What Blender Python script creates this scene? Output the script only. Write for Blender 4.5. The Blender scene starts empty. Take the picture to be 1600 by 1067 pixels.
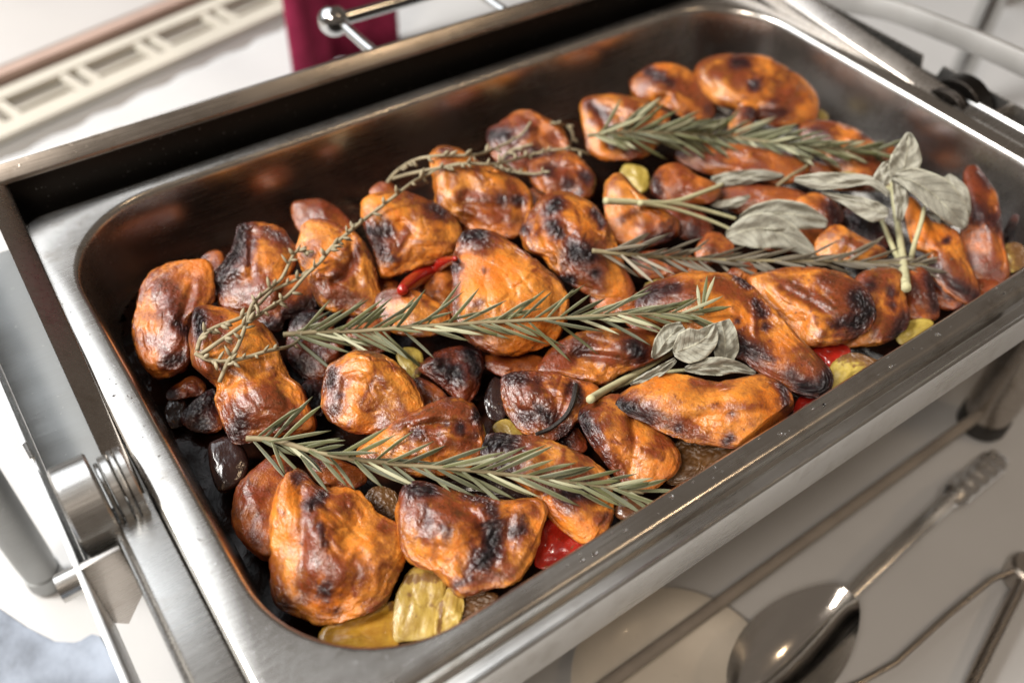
import bpy, bmesh, math, random
import numpy as np
from mathutils import Matrix, Vector
from mathutils.bvhtree import BVHTree
from mathutils.kdtree import KDTree

random.seed(7)
rng = np.random.default_rng(7)
sc = bpy.context.scene
COL = sc.collection

# ------------------------------------------------------------------ camera
# metres; z = 0 is the rim of the food pan, the tablecloth is at z = TZ
TZ = -0.22
CAM = np.array([-0.02461984, -0.13418612, 0.31961582])
RX = np.array([0.81707381, -0.57558847, 0.03298933])      # camera right
RY = np.array([-0.40088724, -0.60833727, -0.68499284])    # camera down
RZ = np.array([0.41434262, 0.54646471, -0.72780252])      # view direction
FPX, PW, PH = 1433.93, 1600.0, 1067.0

cd = bpy.data.cameras.new('camera'); cam = bpy.data.objects.new('camera', cd); COL.objects.link(cam)
cd.sensor_width = 36.0; cd.lens = 36.0 * FPX / PW
cd.clip_start = 0.01; cd.clip_end = 60.0
m = Matrix(((RX[0], -RY[0], -RZ[0], CAM[0]), (RX[1], -RY[1], -RZ[1], CAM[1]), (RX[2], -RY[2], -RZ[2], CAM[2]), (0, 0, 0, 1)))
cam.matrix_world = m
cd.dof.use_dof = True; cd.dof.focus_distance = 0.425; cd.dof.aperture_fstop = 4.6
sc.camera = cam

# ------------------------------------------------------------------ light
w = bpy.data.worlds.new('World'); sc.world = w; w.use_nodes = True
bg = w.node_tree.nodes['Background']
bg.inputs[0].default_value = (0.80, 0.66, 0.54, 1); bg.inputs[1].default_value = 0.135

def area(name, loc, target, sx, sy, power, color):
    l = bpy.data.lights.new(name, 'AREA'); l.shape = 'RECTANGLE'; l.size = sx; l.size_y = sy
    l.energy = power; l.color = color
    o = bpy.data.objects.new(name, l); COL.objects.link(o); o.location = loc
    d = Vector(target) - Vector(loc); o.rotation_euler = d.to_track_quat('-Z', 'Y').to_euler()
    return o
area('window_light', (-0.55, 1.25, 1.15), (0.2, 0.15, 0), 1.7, 1.5, 19, (0.90, 0.95, 1.0))
area('side_window_light', (-1.0, 0.75, 1.45), (0.2, 0.15, 0), 0.6, 0.7, 46, (1.0, 0.96, 0.90))
area('room_light', (-0.75, -0.35, 1.35), (0.2, 0.12, 0), 0.30, 0.30, 12, (1.0, 0.87, 0.74))
def bulb(name, loc, r, power, color):
    l = bpy.data.lights.new(name, 'POINT'); l.energy = power; l.color = color; l.shadow_soft_size = r
    o = bpy.data.objects.new(name, l); COL.objects.link(o); o.location = loc
bulb('ceiling_lamp', (1.1, -0.7, 1.7), 0.09, 9, (1.0, 0.72, 0.45))

sc.view_settings.view_transform = 'Standard'; sc.view_settings.look = 'None'
sc.view_settings.exposure = 0.30; sc.view_settings.gamma = 1.0
sc.cycles.max_bounces = 8; sc.cycles.glossy_bounces = 4; sc.cycles.transmission_bounces = 6
sc.cycles.sample_clamp_indirect = 1.2
sc.cycles.use_denoising = True; sc.cycles.use_adaptive_sampling = False

# ------------------------------------------------------------------ maths helpers
def ray(px, py):
    px = np.asarray(px, float)[..., None]; py = np.asarray(py, float)[..., None]
    return RX * ((px - 800) / FPX) + RY * ((py - 533.5) / FPX) + RZ
def at(px, py, z=None, x=None, y=None):
    d = ray(px, py)
    if z is not None: k = (z - CAM[2]) / d[..., 2]
    elif x is not None: k = (x - CAM[0]) / d[..., 0]
    else: k = (y - CAM[1]) / d[..., 1]
    return CAM + d * np.asarray(k)[..., None]
def at_plane(px, py, c, n):
    d = ray(px, py); k = np.dot(c - CAM, n) / (d @ n)
    return CAM + d * np.asarray(k)[..., None]
def at_depth(px, py, dep):                     # dep measured along the view axis
    return CAM + ray(px, py) * np.asarray(dep, float)[..., None]
def depth_of(p): return (np.asarray(p) - CAM) @ RZ
def unit(v): v = np.asarray(v, float); return v / np.linalg.norm(v)

PERM = np.tile(np.random.RandomState(3).permutation(256), 3)
GRAD = np.random.RandomState(5).normal(size=(256, 3)); GRAD /= np.linalg.norm(GRAD, axis=1)[:, None]
def pn(p):
    p = np.asarray(p, float); i = np.floor(p).astype(int); f = p - i; i &= 255
    u = f * f * f * (f * (f * 6 - 15) + 10); out = 0
    for dx in (0, 1):
        for dy in (0, 1):
            for dz in (0, 1):
                h = PERM[PERM[PERM[(i[:, 0] + dx) & 255] + ((i[:, 1] + dy) & 255)] + ((i[:, 2] + dz) & 255)]
                g = GRAD[h]
                dot = g[:, 0] * (f[:, 0] - dx) + g[:, 1] * (f[:, 1] - dy) + g[:, 2] * (f[:, 2] - dz)
                wx = u[:, 0] if dx else 1 - u[:, 0]; wy = u[:, 1] if dy else 1 - u[:, 1]; wz = u[:, 2] if dz else 1 - u[:, 2]
                out = out + dot * wx * wy * wz
    return out * 1.6
def catmull(P, n, closed):
    P = np.asarray(P, float); N = len(P); segs = N if closed else N - 1
    t = np.linspace(0, segs, n, endpoint=not closed); i = np.minimum(t.astype(int), segs - 1); f = (t - i)[:, None]
    def g(k): return P[(i + k) % N] if closed else P[np.clip(i + k, 0, N - 1)]
    a, b, c, d = g(-1), g(0), g(1), g(2)
    return 0.5 * (2 * b + (c - a) * f + (2 * a - 5 * b + 4 * c - d) * f ** 2 + (3 * b - a - 3 * c + d) * f ** 3)

# ------------------------------------------------------------------ object helpers
def tag(o, label=None, cat=None, group=None, kind=None):
    if label: o['label'] = label
    if cat: o['category'] = cat
    if group: o['group'] = group
    if kind: o['kind'] = kind
    return o
def empty(name, loc, label, cat, group=None):
    o = bpy.data.objects.new(name, None); COL.objects.link(o); o.location = loc; o.empty_display_size = 0.02
    bpy.context.view_layer.update()
    return tag(o, label, cat, group)
def link(name, me, mat, parent=None, sharp=None):
    o = bpy.data.objects.new(name, me); COL.objects.link(o)
    if mat: me.materials.append(mat)
    me.polygons.foreach_set('use_smooth', [True] * len(me.polygons))
    if sharp: me.set_sharp_from_angle(angle=math.radians(sharp))
    if parent is not None:
        o.parent = parent
        if parent.type == 'EMPTY': o.matrix_parent_inverse = Matrix.Translation(-parent.location)
    return o
def center_origin(o):
    me = o.data; n = len(me.vertices); a = np.empty(n * 3); me.vertices.foreach_get('co', a); a = a.reshape(-1, 3)
    c = a.mean(0); a -= c; me.vertices.foreach_set('co', a.ravel()); o.location = Vector(o.location) + Vector(c); return o
def mesh(name, verts, faces):
    me = bpy.data.meshes.new(name); me.from_pydata([tuple(map(float, v)) for v in verts], [], faces); me.update()
    bm = bmesh.new(); bm.from_mesh(me); bmesh.ops.recalc_face_normals(bm, faces=bm.faces); bm.to_mesh(me); bm.free()
    return me
def obj(name, verts, faces, mat, parent=None, sharp=35, bevel=0.0):
    o = link(name, mesh(name, verts, faces), mat, parent, sharp)
    if bevel:
        bm = bmesh.new(); bm.from_mesh(o.data)
        es = [e for e in bm.edges if len(e.link_faces) == 2 and e.calc_face_angle() > 0.5]
        bmesh.ops.bevel(bm, geom=es, offset=bevel, segments=2, profile=0.6, affect='EDGES', clamp_overlap=True)
        bm.to_mesh(o.data); bm.free()
        o.data.polygons.foreach_set('use_smooth', [True] * len(o.data.polygons)); o.data.set_sharp_from_angle(angle=math.radians(sharp))
    return o
def prism(name, poly, axis, a, b, mat, parent=None, bevel=0.0006):
    """poly: 2-D outline in the two other axes; extruded along axis from a to b"""
    def mk(p, t): return {'x': (t, p[0], p[1]), 'y': (p[0], t, p[1]), 'z': (p[0], p[1], t)}[axis]
    n = len(poly); V = [mk(p, a) for p in poly] + [mk(p, b) for p in poly]
    F = [list(range(n)), list(range(2 * n - 1, n - 1, -1))] + [[i, (i + 1) % n, n + (i + 1) % n, n + i] for i in range(n)]
    return obj(name, V, F, mat, parent, 35, bevel)
def box(name, lo, hi, mat, parent=None, bevel=0.0006):
    return prism(name, [(lo[0], lo[1]), (hi[0], lo[1]), (hi[0], hi[1]), (lo[0], hi[1])], 'z', lo[2], hi[2], mat, parent, bevel)
def tube_geo(P, R, seg=8):
    P = np.asarray(P, float); n = len(P); R = np.broadcast_to(np.asarray(R, float), (n,)); V = []; F = []
    T = np.gradient(P, axis=0); T /= np.linalg.norm(T, axis=1)[:, None] + 1e-12
    up = np.array([0, 0, 1.0]) if abs(T[0][2]) < 0.9 else np.array([1.0, 0, 0])
    for i in range(n):
        up = up - T[i] * (up @ T[i]); up = unit(up); s = np.cross(T[i], up)
        for k in range(seg):
            a = 2 * math.pi * k / seg; V.append(P[i] + (up * math.cos(a) + s * math.sin(a)) * R[i])
    for i in range(n - 1):
        for k in range(seg):
            F.append([i * seg + k, i * seg + (k + 1) % seg, (i + 1) * seg + (k + 1) % seg, (i + 1) * seg + k])
    F.append(list(range(seg))[::-1]); F.append(list(range((n - 1) * seg, n * seg)))
    return V, F
def tube(name, P, R, mat, parent=None, seg=10, sharp=50):
    V, F = tube_geo(P, R, seg); return obj(name, V, F, mat, parent, sharp)
def lathe(name, prof, origin, axis, mat, parent=None, seg=40, sharp=35):
    """prof: (radius, along-axis) pairs"""
    V = []; F = []; n = len(prof)
    for r, t in prof:
        for k in range(seg):
            a = 2 * math.pi * k / seg; c, s = math.cos(a) * r, math.sin(a) * r
            p = {'x': (t, c, s), 'y': (c, t, s), 'z': (c, s, t)}[axis]; V.append(np.array(origin) + p)
    for i in range(n - 1):
        for k in range(seg): F.append([i * seg + k, i * seg + (k + 1) % seg, (i + 1) * seg + (k + 1) % seg, (i + 1) * seg + k])
    F.append(list(range(seg))[::-1]); F.append(list(range((n - 1) * seg, n * seg)))
    return obj(name, V, F, mat, parent, sharp)

# ------------------------------------------------------------------ materials
class NT:
    def __init__(s, name):
        s.m = bpy.data.materials.new(name); s.m.use_nodes = True; s.t = s.m.node_tree
        s.b = s.t.nodes['Principled BSDF']; s.tc = s.t.nodes.new('ShaderNodeTexCoord')
    def n(s, typ, **kw):
        nd = s.t.nodes.new('ShaderNode' + typ)
        for k, v in kw.items():
            if k.startswith('_'): setattr(nd, k[1:], v)
        return nd
    def set(s, sock, v):
        if hasattr(v, 'node') or isinstance(v, bpy.types.NodeSocket): s.t.links.new(v, sock)
        else: sock.default_value = v
    def noise(s, scale, detail=4, rough=0.55, dist=0.0, vec=None, w=None):
        nd = s.n('TexNoise')
        if w is not None: nd.noise_dimensions = '4D'; s.set(nd.inputs['W'], w)
        s.set(nd.inputs['Vector'], vec if vec is not None else s.tc.outputs['Object'])
        nd.inputs['Scale'].default_value = scale; nd.inputs['Detail'].default_value = detail
        nd.inputs['Roughness'].default_value = rough; nd.inputs['Distortion'].default_value = dist
        return nd.outputs['Fac']
    def math(s, op, a, b=0.0, c=None, clamp=False):
        nd = s.n('Math'); nd.operation = op; nd.use_clamp = clamp; s.set(nd.inputs[0], a); s.set(nd.inputs[1], b)
        if c is not None: s.set(nd.inputs[2], c)
        return nd.outputs[0]
    def ramp(s, v, lo, hi, a=0.0, b=1.0):
        nd = s.n('MapRange'); nd.interpolation_type = 'SMOOTHSTEP'; s.set(nd.inputs['Value'], v)
        nd.inputs['From Min'].default_value = lo; nd.inputs['From Max'].default_value = hi
        nd.inputs['To Min'].default_value = a; nd.inputs['To Max'].default_value = b
        return nd.outputs[0]
    def mix(s, f, a, b):
        nd = s.n('Mix'); nd.data_type = 'RGBA'; s.set(nd.inputs[0], f); s.set(nd.inputs[6], a); s.set(nd.inputs[7], b); return nd.outputs[2]
    def attr(s, name): nd = s.n('Attribute'); nd.attribute_name = name; return nd.outputs['Fac']
    def scaled(s, sc_): nd = s.n('Mapping'); s.set(nd.inputs['Vector'], s.tc.outputs['Object']); nd.inputs['Scale'].default_value = sc_; return nd.outputs[0]
    def bump(s, h, strength, dist, prev=None):
        nd = s.n('Bump'); s.set(nd.inputs['Height'], h); nd.inputs['Strength'].default_value = strength; nd.inputs['Distance'].default_value = dist
        if prev is not None: s.t.links.new(prev, nd.inputs['Normal'])
        return nd.outputs[0]
    def out(s, **kw):
        names = {'color': 'Base Color', 'rough': 'Roughness', 'metal': 'Metallic', 'normal': 'Normal', 'spec': 'Specular IOR Level',
                 'coat': 'Coat Weight', 'coat_rough': 'Coat Roughness', 'sss': 'Subsurface Weight', 'sheen': 'Sheen Weight', 'aniso': 'Anisotropic'}
        for k, v in kw.items(): s.set(s.b.inputs[names[k]], v)
        return s.m
def rgb(r, g, b): return (r, g, b, 1.0)

def steel(name, col, rough, brush=(30, 900, 900), dirt=0.25, bumpy=0.06):
    t = NT(name)
    br = t.noise(1.0, 3, 0.6, vec=t.scaled(brush)); sp = t.noise(55, 6, 0.65); sp2 = t.noise(420, 3, 0.6); big = t.noise(14, 3)
    spots = t.ramp(sp2, 0.66, 0.74)
    stain = t.math('MULTIPLY', t.ramp(sp, 0.5, 0.72), dirt)
    c = t.mix(stain, rgb(*col), rgb(col[0] * 0.55, col[1] * 0.5, col[2] * 0.44))
    c = t.mix(t.math('MULTIPLY', spots, 0.35), c, rgb(0.75, 0.73, 0.70))
    r = t.math('ADD', t.math('MULTIPLY_ADD', br, 0.18, rough - 0.09), t.math('MULTIPLY', t.ramp(big, 0.4, 0.7), 0.08))
    nrm = t.bump(br, bumpy, 0.0004); nrm = t.bump(sp, 0.05, 0.001, nrm); nrm = t.bump(spots, 0.12, 0.0006, nrm)
    return t.out(color=c, rough=r, metal=1.0, normal=nrm)
M_PAN = steel('pan_steel', (0.64, 0.615, 0.58), 0.23, dirt=0.5)
M_SATIN = steel('satin_steel', (0.82, 0.81, 0.79), 0.5, dirt=0.1)
M_FRAME = steel('frame_steel', (0.60, 0.59, 0.57), 0.27, dirt=0.35)
M_POL = steel('polished_steel', (0.60, 0.60, 0.59), 0.10, dirt=0.12, bumpy=0.02)
M_DARK = steel('shade_dark_steel', (0.030, 0.026, 0.023), 0.45, dirt=0.3)  # near-black colour stands in for shade and dark reflections inside the lid
M_TRAY = steel('dull_steel', (0.36, 0.365, 0.36), 0.55, dirt=0.05, bumpy=0.02)
M_LID = steel('lid_steel', (0.50, 0.46, 0.42), 0.26, dirt=0.4)
M_SPOON = steel('spoon_steel', (0.86, 0.84, 0.81), 0.12, dirt=0.05, bumpy=0.01)

M_SPOONH = steel('brushed_spoon_steel', (0.80, 0.79, 0.77), 0.24, dirt=0.03)
def cloth():
    t = NT('white_cloth')
    wv = t.noise(1.0, 2, vec=t.scaled((1500, 300, 300))); wv2 = t.noise(1.0, 2, vec=t.scaled((300, 1500, 300)))
    big = t.noise(5, 4); c = t.mix(t.ramp(big, 0.3, 0.7), rgb(0.55, 0.55, 0.55), rgb(0.50, 0.50, 0.50))
    nrm = t.bump(t.math('ADD', wv, wv2), 0.15, 0.0006)
    return t.out(color=c, rough=0.9, spec=0.2, normal=nrm, sheen=0.1)
M_CLOTH = cloth()
def plain(name, col, rough=0.6, var=0.15, scale=30, bump=0.1, coat=0.0, spec=0.5):
    t = NT(name); n1 = t.noise(scale, 5); n2 = t.noise(scale * 8, 3)
    c = t.mix(t.ramp(n1, 0.3, 0.7), rgb(*col), rgb(*[x * (1 - var) for x in col]))
    return t.out(color=c, rough=t.math('MULTIPLY_ADD', n2, 0.15, rough - 0.07), normal=t.bump(n2, bump, 0.001), coat=coat, spec=spec)
M_WHITE = plain('white_enamel', (0.78, 0.77, 0.74), 0.35, 0.05, 8, 0.02)
M_SILL = plain('painted_sill', (0.52, 0.50, 0.485), 0.4, 0.08, 5, 0.02)
M_SILLEDGE = plain('worn_sill_edge', (0.50, 0.36, 0.30), 0.5, 0.15, 12, 0.05)
M_GRILL = plain('grille_cream', (0.56, 0.525, 0.45), 0.45, 0.08, 15, 0.05)
M_INNER = plain('radiator_inside', (0.45, 0.41, 0.33), 0.7, 0.2, 20, 0.1)
M_CURTAIN = plain('maroon_fabric', (0.27, 0.022, 0.065), 0.85, 0.25, 60, 0.3, spec=0.15)
M_PLATE = plain('cream_stoneware', (0.72, 0.66, 0.57), 0.3, 0.15, 20, 0.03, coat=0.3)
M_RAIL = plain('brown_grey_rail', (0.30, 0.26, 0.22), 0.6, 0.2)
M_HANDLE = plain('mottled_blue_grey', (0.27, 0.31, 0.38), 0.5, 0.5, 55, 0.2)  # blue mottled reflection on the steel strap, put into its colour
M_RUBBER = plain('dark_rubber', (0.03, 0.028, 0.026), 0.5)

def chicken():
    t = NT('roast_chicken'); oi = t.n('ObjectInfo'); W = t.math('MULTIPLY', oi.outputs['Random'], 50.0)
    ch, brn, tone = t.attr('char'), t.attr('brown'), t.attr('tone')
    n0 = t.noise(38, 4, 0.55, 0.4, w=W); n1 = t.noise(110, 5, 0.62, 0.6, w=W); n2 = t.noise(420, 5, 0.65, 0.3, w=W); n3 = t.noise(1300, 3, 0.6, w=W)
    fib = t.noise(1.0, 4, 0.6, 0.5, vec=t.scaled((70, 520, 420)), w=W)
    base = t.mix(t.ramp(t.math('ADD', t.math('MULTIPLY', n0, 0.65), t.math('MULTIPLY', n2, 0.35)), 0.36, 0.62), rgb(0.55, 0.145, 0.013), rgb(0.77, 0.320, 0.050))
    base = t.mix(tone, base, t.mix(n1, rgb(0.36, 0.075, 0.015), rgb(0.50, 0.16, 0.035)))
    base = t.mix(t.math('MULTIPLY', t.ramp(fib, 0.50, 0.68), 0.40), base, rgb(0.42, 0.095, 0.012))
    # mahogany glaze
    bsum = t.math('ADD', brn, t.math('MULTIPLY_ADD', n1, 0.9, -0.31)); bsum = t.math('ADD', bsum, t.math('MULTIPLY_ADD', n2, 0.9, -0.45))
    bsum = t.math('ADD', bsum, t.math('MULTIPLY_ADD', n0, 1.8, -0.82))
    fb = t.ramp(bsum, 0.07, 0.80)
    base = t.mix(t.math('MULTIPLY', t.math('POWER', fb, 0.8), 0.93), base, t.mix(t.ramp(t.math('ADD', t.math('MULTIPLY', n2, 0.6), t.math('MULTIPLY', n1, 0.4)), 0.38, 0.62), rgb(0.036, 0.006, 0.004), rgb(0.185, 0.026, 0.007)))
    spk = t.ramp(t.math('ADD', n2, t.math('MULTIPLY', n1, 0.35)), 0.80, 0.90)
    base = t.mix(t.math('MULTIPLY', spk, 0.8), base, rgb(0.07, 0.018, 0.010))
    csum = t.math('ADD', ch, t.math('MULTIPLY_ADD', n1, 0.55, -0.275)); csum = t.math('ADD', csum, t.math('MULTIPLY_ADD', n2, 0.9, -0.45))
    csum = t.math('ADD', csum, t.math('MULTIPLY_ADD', n3, 0.5, -0.25))
    fh = t.ramp(csum, -0.05, 0.60); fc = t.ramp(csum, 0.30, 1.05)
    base = t.mix(t.math('MULTIPLY', fh, 0.9), base, rgb(0.045, 0.009, 0.008))
    base = t.mix(fc, base, t.mix(t.ramp(n3, 0.5, 0.75), rgb(0.006, 0.004, 0.005), rgb(0.036, 0.027, 0.030)))
    rough = t.math('ADD', t.math('MULTIPLY_ADD', n2, 0.50, 0.06), t.math('MULTIPLY', fc, 0.08))
    ng = t.noise(820, 3, 0.55, 0.2, w=W)
    nrm = t.bump(n1, 0.05, 0.0018); nrm = t.bump(fib, 0.12, 0.0009, nrm); nrm = t.bump(n2, 0.16, 0.0009, nrm); nrm = t.bump(ng, 0.55, 0.0008, nrm); nrm = t.bump(n3, 0.5, 0.0004, nrm)
    cn = t.bump(ng, 0.5, 0.0008, t.bump(n2, 0.15, 0.0009)); t.t.links.new(cn, t.b.inputs['Coat Normal'])
    t.b.inputs['Subsurface Radius'].default_value = (1.0, 0.35, 0.12); t.b.inputs['Subsurface Scale'].default_value = 0.0025
    return t.out(color=base, rough=rough, normal=nrm, spec=t.math('MULTIPLY_ADD', fc, -0.28, 0.50), coat=t.math('MULTIPLY', t.math('MULTIPLY_ADD', fb, 0.26, 0.18), t.math('MULTIPLY_ADD', fc, -0.7, 1.0)), coat_rough=0.16,
                 sss=t.math('MULTIPLY_ADD', fc, -0.10, 0.10))
M_CHICK = chicken()

def veg(name, flesh, flesh2, skin, rough=0.3, coat=0.4):
    t = NT(name); oi = t.n('ObjectInfo'); W = t.math('MULTIPLY', oi.outputs['Random'], 50.0)
    n1 = t.noise(120, 5, 0.6, 0.6, w=W); n2 = t.noise(600, 4, 0.6, w=W); fib = t.noise(1.0, 3, 0.6, 0.4, vec=t.scaled((60, 500, 500)), w=W)
    ch, br = t.attr('char'), t.attr('brown')
    c = t.mix(t.ramp(t.math('ADD', t.math('MULTIPLY', n1, 0.6), t.math('MULTIPLY', fib, 0.4)), 0.35, 0.65), rgb(*flesh), rgb(*flesh2))
    s_ = t.ramp(t.math('ADD', ch, t.math('MULTIPLY_ADD', n1, 0.5, -0.25)), 0.42, 0.55)
    c = t.mix(s_, c, t.mix(t.ramp(n2, 0.45, 0.7), rgb(*skin), rgb(*[min(1, x * 2.6 + 0.01) for x in skin])))
    b_ = t.ramp(t.math('ADD', br, t.math('MULTIPLY_ADD', n2, 0.9, -0.45)), 0.35, 0.65)
    c = t.mix(t.math('MULTIPLY', b_, 0.85), c, rgb(0.13, 0.055, 0.015))
    spk = t.ramp(n2, 0.68, 0.74); c = t.mix(t.math('MULTIPLY', spk, 0.6), c, rgb(0.08, 0.04, 0.015))
    nrm = t.bump(n1, 0.25, 0.0015); nrm = t.bump(fib, 0.3, 0.0008, nrm); nrm = t.bump(n2, 0.25, 0.0004, nrm)
    t.b.inputs['Subsurface Radius'].default_value = (1.0, 0.7, 0.3); t.b.inputs['Subsurface Scale'].default_value = 0.003
    return t.out(color=c, rough=t.math('MULTIPLY_ADD', n2, 0.2, rough - 0.1), normal=nrm, coat=coat, coat_rough=0.12, sss=0.15)
M_ZUC = veg('zucchini', (0.42, 0.31, 0.065), (0.27, 0.19, 0.028), (0.012, 0.018, 0.006), 0.42, 0.10)
M_ONI = veg('braised_onion', (0.42, 0.295, 0.065), (0.25, 0.15, 0.022), (0.16, 0.08, 0.02), 0.42, 0.12)
M_YEL = veg('yellow_pepper', (0.40, 0.22, 0.022), (0.29, 0.13, 0.012), (0.10, 0.045, 0.01), 0.34, 0.2)
M_RED = veg('red_pepper', (0.36, 0.016, 0.008), (0.24, 0.010, 0.006), (0.06, 0.006, 0.004), 0.22, 0.6)
M_AUB = veg('aubergine', (0.022, 0.010, 0.010), (0.034, 0.016, 0.013), (0.008, 0.005, 0.006), 0.2, 0.6)
M_MUSH = veg('brown_mushroom', (0.13, 0.05, 0.02), (0.08, 0.03, 0.014), (0.03, 0.012, 0.008), 0.2, 0.5)

def sauce():
    t = NT('dark_sauce'); n1 = t.noise(60, 5, 0.6, 0.5); n2 = t.noise(300, 4)
    c = t.mix(t.ramp(n1, 0.35, 0.7), rgb(0.008, 0.004, 0.003), rgb(0.028, 0.009, 0.005))
    return t.out(color=c, rough=t.ramp(n1, 0.4, 0.62, 0.32, 0.10), normal=t.bump(n2, 0.1, 0.0012, t.bump(n1, 0.3, 0.004)), spec=0.12)
M_SAUCE = sauce()
def leafmat(name, top, top2, under, rough=0.65):
    t = NT(name); n1 = t.noise(260, 4); n2 = t.noise(1500, 3); u = t.attr('under'); tn = t.attr('tone')
    c = t.mix(t.math('ADD', t.math('MULTIPLY', tn, 0.7), t.math('MULTIPLY', n1, 0.3)), rgb(*top), rgb(*top2))
    c = t.mix(u, c, rgb(*under))
    return t.out(color=c, rough=rough, normal=t.bump(n2, 0.3, 0.0004, t.bump(n1, 0.2, 0.0006)), spec=0.35)
M_ROS = leafmat('rosemary_needle', (0.022, 0.026, 0.010), (0.11, 0.115, 0.038), (0.55, 0.54, 0.36), 0.5)
M_ROSD = leafmat('dry_rosemary_needle', (0.045, 0.037, 0.024), (0.15, 0.125, 0.085), (0.38, 0.33, 0.25), 0.55)
M_WOOD = leafmat('herb_stem', (0.16, 0.12, 0.07), (0.30, 0.26, 0.15), (0.3, 0.27, 0.18), 0.7)
M_SSTEM = leafmat('sage_stem', (0.38, 0.36, 0.20), (0.52, 0.49, 0.30), (0.5, 0.5, 0.36), 0.7)
M_THY = leafmat('thyme', (0.17, 0.14, 0.085), (0.40, 0.34, 0.22), (0.30, 0.27, 0.19), 0.65)
def sagemat():
    t = NT('sage_leaf'); uv = t.tc.outputs['UV']; sep = t.n('SeparateXYZ'); t.t.links.new(uv, sep.inputs[0])
    u, v = sep.outputs[0], sep.outputs[1]                 # u along the leaf 0..1, v across -1..1 -> 0..1
    c = t.math('ABSOLUTE', t.math('MULTIPLY_ADD', v, 2.0, -1.0))
    side = t.math('MULTIPLY_ADD', c, -0.22, u)
    sv = t.math('ABSOLUTE', t.math('SINE', t.math('MULTIPLY', side, 28.0)))
    n1 = t.noise(700, 5, 0.6); n2 = t.noise(1900, 3)
    vein = t.ramp(sv, 0.0, 0.28, 1.0, 0.0); mid = t.ramp(c, 0.0, 0.09, 1.0, 0.0); edge = t.ramp(c, 0.88, 0.97)
    col = t.mix(n1, rgb(0.22, 0.215, 0.17), rgb(0.37, 0.36, 0.30)); col = t.mix(t.attr('under'), col, rgb(0.42, 0.405, 0.34))
    col = t.mix(t.math('MULTIPLY', vein, 0.45), col, rgb(0.10, 0.10, 0.075))
    col = t.mix(t.math('MULTIPLY', t.math('MAXIMUM', mid, edge), 0.75), col, rgb(0.50, 0.49, 0.38))
    nrm = t.bump(t.math('ADD', t.math('MULTIPLY', vein, -1.0), mid), 0.6, 0.0006); nrm = t.bump(n1, 0.7, 0.0007, nrm)
    return t.out(color=col, rough=0.85, spec=0.25, normal=nrm, sheen=0.25)
M_SAGE = sagemat()

# ------------------------------------------------------------------ table, wall side
def tablecloth():
    nx, ny = 230, 180; xs = np.linspace(-1.2, 2.2, nx); ys = np.linspace(-1.0, 1.5, ny)
    X, Y = np.meshgrid(xs, ys, indexing='ij'); P = np.stack([X.ravel(), Y.ravel(), np.zeros(nx * ny)], 1)
    P[:, 2] = TZ - 0.004 + 0.0030 * pn(P * 3.0 + 7) + 0.0035 * np.maximum(pn(P * np.array([7, 4, 1]) + 3), 0) + 0.0012 * pn(P * np.array([22, 14, 1]) + 3)
    RFp = at(0, 226, z=TZ); u_ = unit([0.966, 0.26, 0]); v_ = np.array([-u_[1], u_[0], 0])
    far = (P - RFp) @ v_; over = np.maximum(far + 0.015, 0); P -= v_ * over[:, None]; P[:, 2] -= np.minimum(over, 0.25)
    near = (np.abs(P[:, 0] - 0.25) < 0.5) & (P[:, 1] < 0.5); P[near, 2] = np.minimum(P[near, 2], TZ)
    F = [[i * ny + j, (i + 1) * ny + j, (i + 1) * ny + j + 1, i * ny + j + 1] for i in range(nx - 1) for j in range(ny - 1)]
    o = link('tablecloth', mesh('tablecloth', P, F), M_CLOTH)
    tag(o, 'white tablecloth spread under the whole chafing dish', 'tablecloth')
tablecloth()
FLOORZ = TZ - 0.75
o = box('floor', (-3, -2.5, FLOORZ - 0.02), (4, 3.5, FLOORZ), plain('floor_boards', (0.25, 0.19, 0.14), 0.5), None, 0); tag(o, kind='structure')

# radiator below the window, turned about 15 degrees from the table
WU = unit([0.966, 0.26, 0]); WV = np.array([-WU[1], WU[0], 0])       # along the wall, into the wall
RF = at(0, 222, z=TZ)                                                 # a point on the radiator's top front edge
RB = at(0, 150, z=TZ); GD = float((RB - RF) @ WV)
def wp(s, d, z): return RF * [1, 1, 0] + WU * s + WV * d + np.array([0, 0, z])
def wbox(name, s0, s1, d0, d1, z0, z1, mat, parent, bevel=0.003):
    V = [wp(s, d, z) for z in (z0, z1) for s, d in ((s0, d0), (s1, d0), (s1, d1), (s0, d1))]
    return obj(name, V, [[0, 1, 2, 3], [4, 5, 6, 7]] + [[i, (i + 1) % 4, 4 + (i + 1) % 4, 4 + i] for i in range(4)], mat, parent, 35, bevel)
rad = empty('radiator', tuple(wp(0.5, 0.05, FLOORZ)), 'white panel radiator with cream top grille under the window', 'radiator')
wbox('front_panel', -1.2, 2.2, 0.0, 0.012, FLOORZ + 0.1, TZ - 0.004, M_WHITE, rad)
wbox('back_panel', -1.2, 2.2, GD - 0.012, GD, FLOORZ + 0.1, TZ - 0.004, M_WHITE, rad)
wbox('convector', -1.18, 2.18, 0.02, GD - 0.02, FLOORZ + 0.15, TZ - 0.035, M_INNER, rad)
wbox('grille_rail', -1.2, 2.2, -0.003, 0.020, TZ - 0.003, TZ + 0.006, M_GRILL, rad)
wbox('grille_rail', -1.2, 2.2, GD - 0.016, GD + 0.004, TZ - 0.003, TZ + 0.006, M_GRILL, rad)
s0 = float((at(158, 145, z=TZ) - RF) @ WU); s1 = float((at(275, 95, z=TZ) - RF) @ WU); pitch = s1 - s0
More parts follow.
